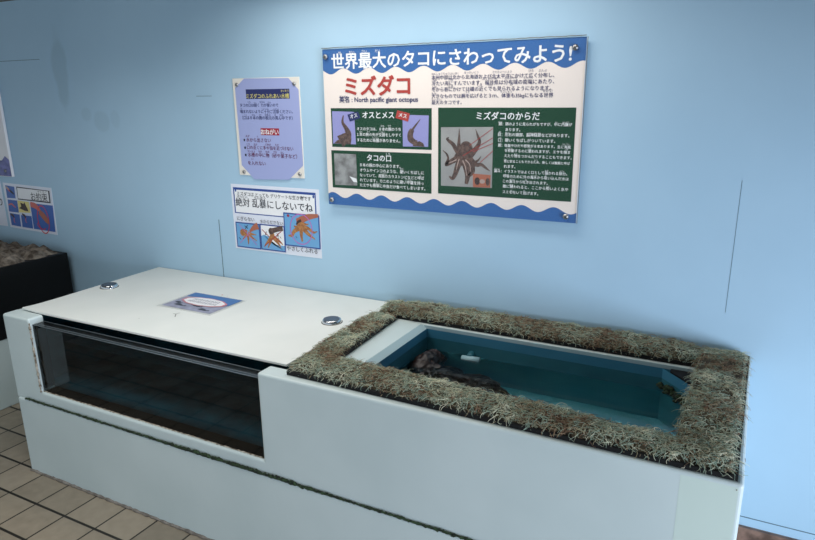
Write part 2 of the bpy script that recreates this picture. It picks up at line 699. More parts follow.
mb.add([(PX0 - 0.004, YF, ZT - 0.0019), (PX0 - 0.004, PY1, ZT - 0.0019), (LIPX + 0.0005, PY1, 0.6015), (LIPX + 0.0005, YF, 0.6015)], [[0, 3, 2, 1]], M_LIP)   # sloping lip
mb.box((X0 + 0.01, -D + 0.01, ZB + 0.005), (X1 - 0.01, -0.02, 0.33), M_BODY)   # bottom slab
mb.prism([(1.655, PY1 + 0.01), (1.80 + 0.005, -0.30), (1.80 + 0.005, PY1 + 0.01)], ZB + 0.01, 0.589, M_FOAM)  # corner gusset
mb.build('body', tank)

M_PATCH = mat('repainted_patch', srgb(202, 219, 211), 0.38, 0, 0.5)
mb = MB()
px_ = unp(677.5, 500, 1, -D).x
mb.box((px_, -D - 0.0002, ZB + 0.014), (X1 - 0.009, -D + 0.002, ZT - 0.0075), M_PATCH)
p_ = mb.build('repainted_patch', tank)
p_['label'] = 'slightly greener repainted patch'

mb = MB()                                       # painted inside, up to just below the rim
zl = 0.601
e = 0.003
zd = 0.572                                      # scum line: dry blue above, stained teal below
for (z0_, z1_, m_) in ((0.335, ZW, M_LINING), (ZW, zd, M_LINWET), (zd, zl, M_LINDRY)):
    mb.box((WX0 - 0.06, PY1 - e, z0_), (1.80, PY1 + 0.001, z1_), m_)                  # back
    mb.box((WX1 + 0.004, YF - 0.001, z0_), (1.80, YF + 0.003, z1_), m_)               # front (behind the panel)
    mb.box((-0.40, YF - 0.001, z0_), (WX0 - 0.004, YF + 0.003, z1_), m_)
    mb.box((1.796, YF, z0_), (1.8005, PY1, z1_), m_)                                  # right
    mb.box((-0.401, YF, z0_), (-0.397, PY1, z1_), M_LINSHADE)
    mb.box((0.738, YF, max(z0_, 0.44)), (0.741, PY1, z1_), m_)
    mb.box((PX0 - 0.001, YF, max(z0_, 0.44)), (LIPX, PY1, min(z1_, 0.602)), m_)       # partition, pool side
    mb.add([(1.652, PY1, z0_), (1.800, -0.304, z0_), (1.800, -0.304, z1_), (1.652, PY1, z1_)], [[0, 1, 2, 3]], m_)
mb.box((0.80, YF, 0.328), (1.80, PY1, 0.340), M_LINING)                         # bottom
mb.box((WX0 - 0.08, YF, 0.328), (0.80, PY1, 0.340), M_LINSHADE)
mb.box((PX0 + 0.01, PY1 - e, zl), (1.80, PY1 + 0.001, ZT - 0.003), M_LIP)          # pale top strip at the back
lin = mb.build('tank_lining', tank)
lin['label'] = 'teal painted inside of the tank'

mb = MB()
ax0, ax1, ay0, ay1, az0, az1 = WX0 + 0.0005, WX1 - 0.0005, -0.683, YF + 0.004, WZ0 + 0.0008, 0.592
V8 = [(ax0, ay0, az0), (ax1, ay0, az0), (ax1, ay1, az0), (ax0, ay1, az0), (ax0, ay0, az1), (ax1, ay0, az1), (ax1, ay1, az1), (ax0, ay1, az1)]
mb.add(V8, [[0, 1, 5, 4]], M_GLASS)
mb.add(V8, [[2, 3, 7, 6]], M_PANE)
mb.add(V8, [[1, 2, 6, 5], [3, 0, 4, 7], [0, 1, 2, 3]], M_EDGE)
mb.add(V8, [[4, 5, 6, 7]], M_PANETOP)
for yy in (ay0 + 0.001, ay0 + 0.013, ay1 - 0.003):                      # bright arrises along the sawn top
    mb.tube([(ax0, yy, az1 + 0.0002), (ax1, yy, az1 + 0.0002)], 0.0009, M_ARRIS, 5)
g = mb.build('viewing_window', tank)
g['label'] = 'thick dark clear acrylic window'

mb = MB()
nx, ny = 40, 12
xs = np.linspace(-0.398, 1.797, nx)
ys = np.linspace(YF + 0.0045, PY1 - e, ny)
mb.add([(x, y, ZW) for y in ys for x in xs], [[j * nx + i, j * nx + i + 1, (j + 1) * nx + i + 1, (j + 1) * nx + i] for j in range(ny - 1) for i in range(nx - 1)], M_WATER)
w = mb.build('water', tank)
w['kind'] = 'stuff'

# seals, algae, grime, chips
mb = MB()


def ragged(mb, a, b, w, t, m, n, jit):
    """ragged bead from a to b: w high/wide, t proud of the surface"""
    a, b = Vector(a), Vector(b)
    pts, rad = [], []
    for i in range(n + 1):
        p = a.lerp(b, i / n)
        pts.append(p + Vector((random.gauss(0, jit) * 0.3, 0, random.gauss(0, jit))))
        rad.append(max(0.0006, w * (0.55 + 0.9 * random.random())))
    v, f = [], []
    mb.tube(pts, rad, m, 6)


ragged(mb, (WX0 + 0.002, -0.6945, WZ0), (WX0 + 0.002, -0.6945, 0.60), 0.0034, 0.003, M_SEALANT, 60, 0.0006)
ragged(mb, (WX0, -0.6855, WZ0 + 0.001), (WX1, -0.6855, WZ0 + 0.001), 0.0020, 0.002, M_SEALANT, 160, 0.0006)
mb.build('window_sealant', tank)
mb = MB()
for seg in range(3):
    ragged(mb, (-0.408, -0.7005, 0.3035), (1.60, -0.7005, 0.3035), 0.0016 + 0.0006 * seg, 0.003, M_ALGAE, 420, 0.0016)
for i in range(420):
    x = -0.40 + 1.35 * random.random()
    k = math.exp(-((x - 0.55) / 0.45) ** 2)
    r = 0.0012 + 0.0060 * k * random.random()
    mb.tube([(x - r * 1.3, -0.7005, 0.3035 + random.gauss(0, 0.0012)), (x, -0.7005, 0.304 + random.gauss(0, 0.001) + r * 0.3), (x + r * 1.3, -0.7005, 0.3035)], [r * 0.4, r, r * 0.4], M_ALGAE, 6)
a = mb.build('algae_seam', tank)
a['kind'] = 'stuff'
mb = MB()
ragged(mb, (-0.45, -0.703, 0.003), (1.86, -0.703, 0.003), 0.005, 0.003, M_GRIME, 200, 0.0008)
mb.build('floor_sealant', tank)
for (x, y, z, r) in ((1.8700, -0.575, 0.602, 0.008), (1.8695, -0.655, 0.603, 0.006), (1.859, -0.6940, 0.602, 0.0025)):
    mb = MB()
    mb.lathe((x - 0.0018, y, z), [(r * 0.9, 0.0), (r * 0.7, 0.0016), (0.0005, 0.0022)], M_RUST, 'x', 7)
    mb.build('paint_chip', tank)

# pipe outlet low on the back wall of the pool, and a black bracket in the corner
mb = MB()
mb.tube([(1.062, -0.168, 0.530), (1.120, -0.168, 0.533)], 0.0105, M_PIPE, 14)
mb.tube([(1.085, -0.166, 0.533), (1.085, -0.141, 0.540)], 0.012, M_LINWET, 12)
mb.build('water_inlet', tank)
mb = MB()
mb.prism([(1.676, -0.164), (1.797, -0.297), (1.797, -0.148), (1.676, -0.148)], 0.5905, 0.6045, M_FOAM)
mb.build('corner_bracket', tank)
mb = MB()
random.seed(3)
for i in range(120):
    t = random.random() ** 0.8
    p = Vector((1.652, PY1, 0)).lerp(Vector((1.800, -0.304, 0)), t)
    r = 0.003 + 0.005 * random.random()
    z = 0.552 - 0.006 * t + random.gauss(0, 0.007)
    mb.tube([(p.x - r - 0.003, p.y - 0.004, z), (p.x - 0.003, p.y - 0.006, z + r * 0.4), (p.x + r - 0.003, p.y - 0.004 - r, z)], [r * 0.5, r, r * 0.5], M_ALGAE, 6)
a = mb.build('corner_algae', tank)
a['kind'] = 'stuff'
mb = MB()
cr = catmull([(1.60, -0.36, 0.345), (1.66, -0.40, 0.347), (1.70, -0.47, 0.345), (1.76, -0.52, 0.346)], 8)
mb.tube(cr, 0.004, M_FOAM, 6)
mb.build('black_hose', tank)

# ------------------------------------------------------------------ octopus on the bottom of the pool
def octopus():
    m, nt, b = nodes_of('octopus_skin')
    tc = nt.nodes.new('ShaderNodeTexCoord')
    v = nt.nodes.new('ShaderNodeTexVoronoi')
    v.inputs['Scale'].default_value = 55
    n = nt.nodes.new('ShaderNodeTexNoise')
    n.inputs['Scale'].default_value = 14
    n.inputs['Detail'].default_value = 6
    for s in (v, n):
        nt.links.new(tc.outputs['Object'], s.inputs['Vector'])
    r = nt.nodes.new('ShaderNodeValToRGB')
    r.color_ramp.elements[0].position = 0.35
    r.color_ramp.elements[0].color = srgb(17, 11, 10)
    r.color_ramp.elements[1].position = 0.68
    r.color_ramp.elements[1].color = srgb(44, 27, 23)
    nt.links.new(n.outputs['Fac'], r.inputs['Fac'])
    r2 = nt.nodes.new('ShaderNodeValToRGB')
    r2.color_ramp.elements[0].position = 0.08
    r2.color_ramp.elements[0].color = (1, 1, 1, 1)
    r2.color_ramp.elements[1].position = 0.2
    r2.color_ramp.elements[1].color = (0, 0, 0, 1)
    nt.links.new(v.outputs['Distance'], r2.inputs['Fac'])
    mx = nt.nodes.new('ShaderNodeMix')
    mx.data_type = 'RGBA'
    nt.links.new(r2.outputs['Color'], mx.inputs['Factor'])
    nt.links.new(r.outputs['Color'], mx.inputs['A'])
    mx.inputs['B'].default_value = srgb(86, 60, 50)
    nt.links.new(mx.outputs['Result'], b.inputs['Base Color'])
    b.inputs['Roughness'].default_value = 0.45
    bp = nt.nodes.new('ShaderNodeBump')
    bp.inputs['Strength'].default_value = 0.8
    bp.inputs['Distance'].default_value = 0.008
    nt.links.new(v.outputs['Distance'], bp.inputs['Height'])
    nt.links.new(bp.outputs['Normal'], b.inputs['Normal'])
    mb = MB()
    # mantle (bag), head with raised eyes, and eight arms spread along the bottom
    def blob(c, r, rot):
        bm_ = bmesh.new()
        bmesh.ops.create_icosphere(bm_, subdivisions=3, radius=1)
        R = Euler(rot).to_matrix()
        for vv in bm_.verts:
            q = Vector((vv.co.x * r[0], vv.co.y * r[1], vv.co.z * r[2]))
            vv.co = Vector(c) + R @ q
        mb.bm(bm_, m, True)
    blob((0.972, -0.235, 0.500), (0.046, 0.084, 0.062), (0.1, 0.2, -0.1))
    blob((1.000, -0.290, 0.460), (0.068, 0.080, 0.070), (0, 0, 0))
    blob((1.050, -0.262, 0.470), (0.060, 0.050, 0.055), (0, 0.4, 0))
    blob((1.080, -0.370, 0.420), (0.170, 0.115, 0.082), (0, 0.1, -0.2))
    blob((1.022, -0.262, 0.524), (0.014, 0.016, 0.015), (0, 0, 0))
    blob((0.998, -0.330, 0.520), (0.014, 0.016, 0.015), (0, 0, 0))
    blob((1.175, -0.285, 0.470), (0.066, 0.050, 0.056), (0, 0.1, -0.5))
    arms = [
        [(1.00, -0.27, 0.48), (1.05, -0.265, 0.495), (1.10, -0.275, 0.490), (1.15, -0.260, 0.502), (1.20, -0.270, 0.498), (1.235, -0.32, 0.480), (1.235, -0.40, 0.45)],
        [(1.00, -0.30, 0.48), (1.06, -0.31, 0.498), (1.12, -0.325, 0.500), (1.18, -0.34, 0.497), (1.23, -0.37, 0.480), (1.235, -0.43, 0.45), (1.18, -0.47, 0.43)],
        [(1.00, -0.32, 0.47), (1.05, -0.35, 0.485), (1.12, -0.37, 0.490), (1.17, -0.41, 0.470), (1.14, -0.47, 0.44)],
        [(1.00, -0.33, 0.46), (1.03, -0.39, 0.470), (1.09, -0.42, 0.475), (1.12, -0.48, 0.44), (1.07, -0.53, 0.40)],
        [(0.98, -0.32, 0.46), (0.985, -0.39, 0.465), (1.02, -0.45, 0.45), (1.06, -0.52, 0.40), (1.00, -0.56, 0.37)],
        [(0.97, -0.30, 0.46), (0.962, -0.37, 0.455), (0.965, -0.44, 0.43), (0.99, -0.51, 0.39), (0.965, -0.56, 0.36)],
        [(1.10, -0.42, 0.41), (1.20, -0.45, 0.39), (1.30, -0.46, 0.365), (1.36, -0.50, 0.355), (1.33, -0.55, 0.352)],
        [(1.06, -0.26, 0.42), (1.12, -0.22, 0.40), (1.19, -0.21, 0.385), (1.25, -0.235, 0.37), (1.31, -0.22, 0.358), (1.36, -0.25, 0.353)],
    ]
    for A in arms:
        P = catmull(A, 7)
        N = len(P)
        mb.tube(P, [0.027 * (1 - i / N) + 0.0055 for i in range(N)], m, 10)
    o = mb.build('octopus')
    md = o.modifiers.new('r', 'REMESH')
    md.mode = 'VOXEL'
    md.voxel_size = 0.0055
    md.use_smooth_shade = True
    sm = o.modifiers.new('s', 'SMOOTH')
    sm.factor = 0.5
    sm.iterations = 3
    dg = bpy.context.evaluated_depsgraph_get()
    me = bpy.data.meshes.new_from_object(o.evaluated_get(dg))
    o.modifiers.clear()
    o.data = me
    for vtx in me.vertices:
        q = vtx.co
        vtx.co = q + vtx.normal * (0.006 * mnoise.noise(q * 38) + 0.003 * mnoise.noise(q * 90))
        if vtx.co.z < 0.3405:
            vtx.co.z = 0.3405
    for p in me.polygons:
        p.use_smooth = True
    tag(o, 'brown mottled octopus lying under water in the open pool', 'octopus')
    return o


octopus()

# ------------------------------------------------------------------ lid with its two lift handles
lid = thing('tank_lid', 'off white flat lid board covering the windowed end of the tank', 'lid', (0.15, -0.31, ZT))
mb = MB()
nx, ny = 60, 20
lx0, lx1, ly0, ly1 = -0.432, 0.727, -0.640, -0.005


def lidz(x, y):
    q = max(0.0, 1 - ((x - lx0) ** 2 + (y - ly0) ** 2) ** 0.5 / 0.12)
    return ZT + 0.0004 + 0.005 * q * q


top, bot = [], []
for j in range(ny + 1):
    for i in range(nx + 1):
        s, t = i / nx, j / ny
        x = lx0 + (lx1 - lx0) * s
        y = ly0 + (ly1 - ly0) * t
        y += 0.014 * s * (1 - t)
        x += -0.020 * t * (1 - s)
        z = lidz(x, y)
        bot.append((x, y, z))
        top.append((x, y, z + 0.006))
n1 = (nx + 1)
F = []
for j in range(ny):
    for i in range(nx):
        a = j * n1 + i
        F.append([a, a + 1, a + n1 + 1, a + n1])
N = len(top)
FF = F + [[N + k for k in f[::-1]] for f in F]
rim = [i for i in range(n1)] + [j * n1 + nx for j in range(1, ny + 1)] + [ny * n1 + i for i in range(nx - 1, -1, -1)] + [j * n1 for j in range(ny - 1, 0, -1)]
for i in range(len(rim)):
    a, b = rim[i], rim[(i + 1) % len(rim)]
    FF.append([b, a, N + a, N + b])
mb.add(top + bot, FF, M_LID)
mb.build('lid_panel', lid)
mb = MB()
# scuffs and specks of dirt stuck on the board
M_SCUFF = mat('grey_scuff', srgb(150, 152, 148), 0.8)
M_RED = mat('red_speck', srgb(200, 92, 92), 0.7)
LZ = ZT + 0.0066
sh = Sheet('floor', LZ)
for (u, v, r, m) in ((222.3, 295.0, 0.0035, M_RED), (227.3, 296.3, 0.002, M_RED), (139, 318.5, 0.0022, M_SCUFF), (181, 287, 0.0015, M_SCUFF), (118, 345 - 12, 0.002, M_RUST), (87, 321, 0.0018, M_SCUFF)):
    p = sh.uv(u, v)
    mb = MB()
    sh.ellipse(mb, p, r, r * 0.8, m, 1, 8)
    mb.build('dirt_speck', lid)
mb = MB()
sh.stroke(mb, [sh.uv(173, 313.5), sh.uv(176, 314), sh.uv(180, 313)], [0.002, 0.004, 0.002], M_SCUFF, 1)
sh.stroke(mb, [sh.uv(176, 314), sh.uv(175, 316.8)], [0.003, 0.004], M_SCUFF, 1)
mb.build('scuff_mark', lid)


def handle(x, y, a):
    mb = MB()
    R = 0.033
    z = LZ - 0.0006
    mb.lathe((x, y, z), [(R, 0), (R, 0.002), (R * 0.94, 0.009), (R * 0.88, 0.0115), (R * 0.80, 0.0115), (R * 0.78, 0.009), (0.0005, 0.009)], M_CHROME, 'z', 40)
    o = mb.build('lift_handle', lid)
    o['label'] = 'round chrome lift handle'
    mb = MB()
    # hinged half-moon grip, standing a little proud of the cup
    pts = []
    for k in range(25):
        w = a + 2 * math.pi * (k / 24) * 0.80
        pts.append((x + R * 0.82 * math.cos(w), y + R * 0.82 * math.sin(w)))
    mb.prism(pts, z + 0.0092, z + 0.0125, M_STEEL)
    mb.build('grip', o, recalc=True)
    mb = MB()
    mb.lathe((x, y, z - 0.0001), [(R * 1.06, 0.0), (R * 1.06, 0.0012), (R * 1.0, 0.0014)], M_DARK, 'z', 40)  # dark ring painting the shadow round the handle base
    mb.build('handle_shadow_ring', o)


handle(-0.385, -0.315, 1.2)
handle(0.642, -0.275, 1.4)

# laminated notice taped on the lid
nt_ = thing('laminated_notice', 'laminated blue and grey notice with white oval caption lying on the lid', 'notice', (0.1, -0.31, LZ))
sh = Sheet('floor', LZ + 0.0002)
mb = MB()
mb.box((-0.026, -0.405, LZ - 0.0001), (0.230, -0.219, LZ + 0.0002), M_LAMIN)
mb.build('laminate', nt_)
M_SKY = mat('print_sky', srgb(66, 112, 172), 0.4)
M_GRY = mat('print_grey_lilac', srgb(158, 160, 182), 0.4, col2=srgb(140, 140, 160), scale=30)
M_FISH = mat('print_fish', srgb(62, 62, 74), 0.4)
M_PINK = mat('print_pink', srgb(206, 128, 138), 0.4)
M_INK = mat('print_ink', srgb(40, 44, 62), 0.5)
M_INKSOFT = mat('print_ink_soft', srgb(88, 96, 122), 0.5)
mb = MB()
a0, a1, b0, b1 = -0.014, 0.217, -0.392, -0.225
sh.rect(mb, (a0, b0), (a1, b1), M_GRY, 1)
sh.poly(mb, [(a0, b1), (a0, b1 - 0.045), (a0 + 0.05, b1 - 0.040), (a0 + 0.12, b1 - 0.052), (a0 + 0.18, b1 - 0.07), (a1, b1 - 0.075), (a1, b1)][::-1], M_SKY, 2)
mb.build('printed_picture', nt_)
mb = MB()
for (cx, cy, L) in ((0.045, -0.365, 0.05), (0.115, -0.350, 0.04), (0.165, -0.372, 0.045), (0.02, -0.345, 0.03)):
    sh.stroke(mb, [(cx - L * 0.5, cy), (cx - L * 0.2, cy + 0.006), (cx + L * 0.3, cy), (cx + L * 0.6, cy + 0.003)], [0.003, 0.019, 0.013, 0.003, 0.012], M_FISH, 3)
mb.build('fish_silhouettes', nt_)
mb = MB()
for s, m, k in ((1.0, M_PINK, 4), (0.90, M_PAPER, 5)):
    pts = []
    for i in range(96):
        w = 2 * math.pi * i / 96
        rr = s * (1 + 0.05 * abs(math.sin(5 * w)))
        pts.append((0.105 + 0.098 * rr * math.cos(w), -0.302 + 0.040 * rr * math.sin(w)))
    sh.poly(mb, pts, m, k)
mb.build('caption_plaque', nt_)
mb = MB()                                       # two lines of lettering too small to read: worn marks only
for (y, x0, x1) in ((-0.290, 0.045, 0.165), (-0.313, 0.040, 0.170)):
    x = x0
    while x < x1:
        wd = random.uniform(0.006, 0.010)
        for q in range(3):
            yy = y - 0.005 + 0.005 * q + random.uniform(-0.001, 0.001)
            sh.stroke(mb, [(x, yy), (x + wd * 0.8, yy + random.uniform(-0.002, 0.002))], [0.0018, 0.0014], M_INKSOFT, 6, 2)
        sh.stroke(mb, [(x + wd * 0.4, y - 0.007), (x + wd * 0.4, y + 0.007)], [0.0014, 0.0018], M_INKSOFT, 6, 2)
        x += wd * 1.35
mb.build('caption_lettering', nt_)

# ------------------------------------------------------------------ bristly mats laid round the pool
def fibre_material():
    m, nt, b = nodes_of('mat_fibre')
    at = nt.nodes.new('ShaderNodeAttribute')
    at.attribute_name = 'tone'
    r = nt.nodes.new('ShaderNodeValToRGB')
    r.color_ramp.elements[0].position = 0.0
    r.color_ramp.elements[0].color = srgb(92, 80, 66)
    r.color_ramp.elements[1].position = 1.0
    r.color_ramp.elements[1].color = srgb(236, 232, 206)
    for pos, c in ((0.20, srgb(150, 116, 94)), (0.38, srgb(168, 160, 130)), (0.60, srgb(146, 174, 160)), (0.80, srgb(198, 204, 180))):
        e_ = r.color_ramp.elements.new(pos)
        e_.color = c
    nt.links.new(at.outputs['Fac'], r.inputs['Fac'])
    nt.links.new(r.outputs['Color'], b.inputs['Base Color'])
    b.inputs['Roughness'].default_value = 0.75
    b.inputs['Specular IOR Level'].default_value = 0.2
    return m


M_FIBRE = fibre_material()
M_THATCH = mat('mat_thatch', srgb(92, 86, 70), 0.95, 0, 0.1, col2=srgb(58, 52, 44), scale=60)  # darker tone puts the shade between the fibres into the colour


def mat_strip(label, P00, P10, P11, P01, H, count, seed, back=(0, 0, 0, 0)):
    """P00..P11: outline corners in plan (P00->P10 along the length); H: thickness of the pile.
    back: how far the black backing shows beyond the pile on the P00-P10 / P10-P11 / P11-P01 / P01-P00 sides"""
    r_ = np.random.default_rng(seed)
    P = [np.array(p, float) for p in (P00, P10, P11, P01)]
    c = sum(P) / 4
    root = thing('mat_strip', label, 'mat', (c[0], c[1], ZT), 'bristly mats round the open pool')
    e_ = 0.0004
    zb = ZT + e_ + (0.0066 if False else 0)

    def plan(s, t):
        return (P[0] * (1 - s) + P[1] * s) * (1 - t) + (P[3] * (1 - s) + P[2] * s) * t

    def height(s, t):
        ql = np.clip(1 - np.abs(2 * t - 1) ** 4, 0, 1) ** 0.5
        qe = np.clip(1 - np.abs(2 * s - 1) ** 24, 0, 1) ** 0.5
        p = plan(s, t)
        nz = mnoise.noise(Vector((p[0] * 16, p[1] * 16, seed))) * 0.30 + mnoise.noise(Vector((p[0] * 45, p[1] * 45, seed))) * 0.16
        return zb + 0.010 + (H - 0.010) * ql * qe * (0.80 + nz)
    # black backing sheet
    mb = MB()
    o0 = [plan(0, 0), plan(1, 0), plan(1, 1), plan(0, 1)]
    cen = c
    out = []
    N4 = 4
    for i in range(4):
        a, b_, d = o0[i], o0[(i + 1) % 4], o0[(i - 1) % 4]
        t1 = (b_ - a) / np.linalg.norm(b_ - a)
        t0 = (a - d) / np.linalg.norm(a - d)
        n1_ = np.array((t1[1], -t1[0]))
        n0_ = np.array((t0[1], -t0[0]))
        out.append(a + n1_ * back[i] + n0_ * back[(i - 1) % 4])
    mb.prism([tuple(q) for q in out], zb, zb + 0.011, M_FOAM)
    mb.build('mat_backing', root, recalc=True)
    # thatch
    ns, ntt = max(20, int(np.linalg.norm(P[1] - P[0]) / 0.012)), 10
    V, F = [], []
    for i in range(ns + 1):
        for j in range(ntt + 1):
            s, t = i / ns, j / ntt
            q = plan(s, t)
            V.append((q[0], q[1], height(s, t) - 0.004))
    for i in range(ns):
        for j in range(ntt):
            a = i * (ntt + 1) + j
            F.append([a, a + ntt + 1, a + ntt + 2, a + 1])
    mb = MB()
    mb.add(V, F, M_THATCH, True)
    mb.build('mat_thatch', root, recalc=False)
    # curled fibres
    K = 6
    off = np.array((c[0], c[1], ZT))
    verts = np.zeros((count, K, 3, 3), np.float32)
    tone = np.zeros(count, np.float32)
    S = r_.random(count)
    T = r_.random(count)
    for i in range(count):
        s, t = S[i], T[i]
        q = plan(s, t)
        z = height(s, t) - 0.004
        a = r_.random() * 6.283
        L = r_.uniform(0.012, 0.034)
        lift = r_.uniform(0.1, 0.75)
        curl = r_.normal(0, 3.6)
        p = np.array((q[0], q[1], z))
        el = lift
        pts = [p.copy()]
        for k in range(K - 1):
            a += curl / K + r_.normal(0, 0.25)
            el -= r_.uniform(0.1, 0.42)
            p = p + np.array((math.cos(a) * math.cos(el), math.sin(a) * math.cos(el), math.sin(el))) * (L / (K - 1))
            p[2] = max(p[2], ZT + 0.006)
            p[1] = min(p[1], -0.004)
            pts.append(p.copy())
        pts = np.array(pts)
        rad = r_.uniform(0.00045, 0.0009)
        d = np.gradient(pts, axis=0)
        d /= np.linalg.norm(d, axis=1)[:, None] + 1e-9
        u_ = np.cross(d, np.array((0.2, 0.1, 0.97)))
        u_ /= np.linalg.norm(u_, axis=1)[:, None] + 1e-9
        w_ = np.cross(d, u_)
        taper = np.linspace(1.0, 0.5, K)[:, None] * rad
        for k3 in range(3):
            w3 = 2.094 * k3
            verts[i, :, k3, :] = pts + (u_ * math.cos(w3) + w_ * math.sin(w3)) * taper - off
        patch = mnoise.noise(Vector((q[0] * 9, q[1] * 9, 3.3))) * 0.42 + mnoise.noise(Vector((q[0] * 30, q[1] * 30, 7.3))) * 0.22
        tone[i] = np.clip(0.50 + patch + r_.normal(0, 0.20), 0, 1)
    nv = count * K * 3
    base = (np.arange(count) * K * 3)[:, None, None]
    ks = np.arange(K - 1)[None, :, None] * 3
    j = np.arange(3)[None, None, :]
    j2 = (j + 1) % 3
    quads = np.stack([base + ks + j, base + ks + j2, base + ks + 3 + j2, base + ks + 3 + j], axis=-1).reshape(-1, 4)
    me = bpy.data.meshes.new('fibre_pile')
    me.vertices.add(nv)
    me.vertices.foreach_set('co', verts.reshape(-1))
    nf = len(quads)
    me.loops.add(nf * 4)
    me.loops.foreach_set('vertex_index', quads.reshape(-1).astype(np.int32))
    me.polygons.add(nf)
    me.polygons.foreach_set('loop_start', np.arange(0, nf * 4, 4, dtype=np.int32))
    at = me.attributes.new('tone', 'FLOAT', 'POINT')
    at.data.foreach_set('value', np.repeat(tone, K * 3).astype(np.float32))
    me.materials.append(M_FIBRE)
    me.update(calc_edges=True)
    me.validate()
    o = bpy.data.objects.new('fibre_pile', me)
    COL.objects.link(o)
    o.parent = root
    o['kind'] = 'stuff'
    return root


mat_strip('bristly green brown mat strip along the front edge of the pool', (0.762, -0.664), (1.850, -0.680), (1.850, -0.602), (0.738, -0.535), 0.040, 9500, 11, (0.006, 0.008, 0, 0))
mat_strip('bristly green brown mat strip along the pool edge against the blue wall', (0.735, -0.134), (1.738, -0.134), (1.738, -0.012), (0.722, -0.012), 0.045, 8500, 12, (0, 0, 0, 0))
mat_strip('wide bristly mat strip across the right end of the pool', (1.735, -0.600), (1.851, -0.600), (1.857, -0.012), (1.742, -0.012), 0.044, 5600, 13, (0, 0.008, 0, 0))
mat_strip('narrow bristly mat strip lying between the lid and the pool', (0.738, -0.530), (0.832, -0.530), (0.810, -0.138), (0.731, -0.138), 0.032, 2800, 14, (0, 0.004, 0, 0))

# ------------------------------------------------------------------ black aquarium at the left
bt = thing('aquarium', 'black aquarium with rocky top on a white plinth in the left corner', 'aquarium', (-1.7, -0.6, 0))
mb = MB()
mb.box((-2.6, -1.25, 0.0), (-1.04, -0.032, 0.318), M_BODY, 0.004)
mb.build('plinth', bt)
mb = MB()
mb.box((-2.605, -1.26, 0.314), (-1.036, -0.028, 0.632), M_BLACK, 0.003)
mb.build('body', bt)
mb = MB()
V, F = [], []
nx, ny = 120, 110
for j in range(ny + 1):
    for i in range(nx + 1):
        x = -2.40 + (2.40 - 1.046) * i / nx
        y = -1.20 + (1.20 - 0.04) * j / ny
        e1 = min(1, min(i, nx - i) / 3) * min(1, min(j, ny - j) / 2)
        q = Vector((x, y, 0))
        h = 0.014 + 0.028 * abs(mnoise.noise(q * 7)) + 0.026 * mnoise.noise(q * 22) + 0.016 * mnoise.noise(q * 50)
        V.append((x, y, 0.628 + e1 * max(0.002, h)))
for j in range(ny):
    for i in range(nx):
        a = j * (nx + 1) + i
        F.append([a, a + 1, a + nx + 2, a + nx + 1])
mb.add(V, F, M_ROCK, True)
mb.build('rock_crust', bt)

# ------------------------------------------------------------------ printed inks
I_BLUE = mat('ink_poster_blue', srgb(56, 105, 168), 0.4, 0, 0.4)
I_CREAM = mat('ink_cream', srgb(244, 232, 224), 0.4, 0, 0.4)
I_WHITE = mat('ink_white', srgb(240, 242, 244), 0.4, 0, 0.4)
I_GREEN = mat('ink_board_green', srgb(30, 70, 50), 0.5, 0, 0.15)
I_RED = mat('ink_brick_red', srgb(178, 64, 56), 0.4, 0, 0.4)
I_NAVY = mat('ink_navy', srgb(38, 46, 100), 0.4, 0, 0.4)
I_LILAC = mat('ink_lilac', srgb(152, 153, 208), 0.4, 0, 0.4)
I_LAV = mat('ink_lavender', srgb(160, 171, 216), 0.45, 0, 0.3)
I_PHOTO = mat('ink_photo_grey', srgb(168, 168, 166), 0.4, col2=srgb(150, 150, 150), scale=8)
I_BEAK = mat('ink_photo_beak', srgb(158, 160, 160), 0.4, col2=srgb(112, 112, 112), scale=28)
I_OCTO = mat('ink_octopus_brown', srgb(108, 86, 78), 0.4, col2=srgb(72, 56, 52), scale=90)
I_OCTL = mat('ink_octopus_pale', srgb(176, 154, 146), 0.4)
I_LINE = mat('ink_red_line', srgb(170, 44, 48), 0.4)
I_YEL = mat('ink_yellow', srgb(236, 226, 130), 0.4)
I_DRED = mat('ink_crimson', srgb(160, 34, 56), 0.4)
I_PLUM = mat('ink_plum', srgb(104, 32, 74), 0.4)
I_FRAME = mat('ink_frame_blue', srgb(44, 76, 150), 0.4)
I_SKY = mat('ink_sky_blue', srgb(110, 168, 214), 0.4)
I_TAN = mat('ink_octopus_tan', srgb(184, 130, 78), 0.4, col2=srgb(150, 98, 58), scale=120)
I_SKIN = mat('ink_hand', srgb(172, 104, 82), 0.4)
I_MAG = mat('ink_magenta', srgb(190, 108, 190), 0.4)
I_INK = mat('ink_black', srgb(28, 32, 48), 0.45)
I_CELL = mat('ink_cell_blue', srgb(62, 104, 180), 0.4)
I_CORAL = mat('ink_coral', srgb(206, 108, 98), 0.4)
I_RING = mat('ink_ring_red', srgb(212, 60, 66), 0.4)
I_CYEL = mat('ink_cell_yellow', srgb(232, 218, 140), 0.4)
I_BROWN = mat('ink_dark_brown', srgb(66, 50, 48), 0.4)
I_PURP = mat('ink_purple', srgb(106, 110, 176), 0.4, col2=srgb(72, 80, 140), scale=30)


def Z(ox, oy, s):
    """pixel of an enlarged crop of the photograph (origin ox, oy; enlargement s) -> photograph pixel"""
    return lambda x, y: (ox + x / s, oy + y / s)


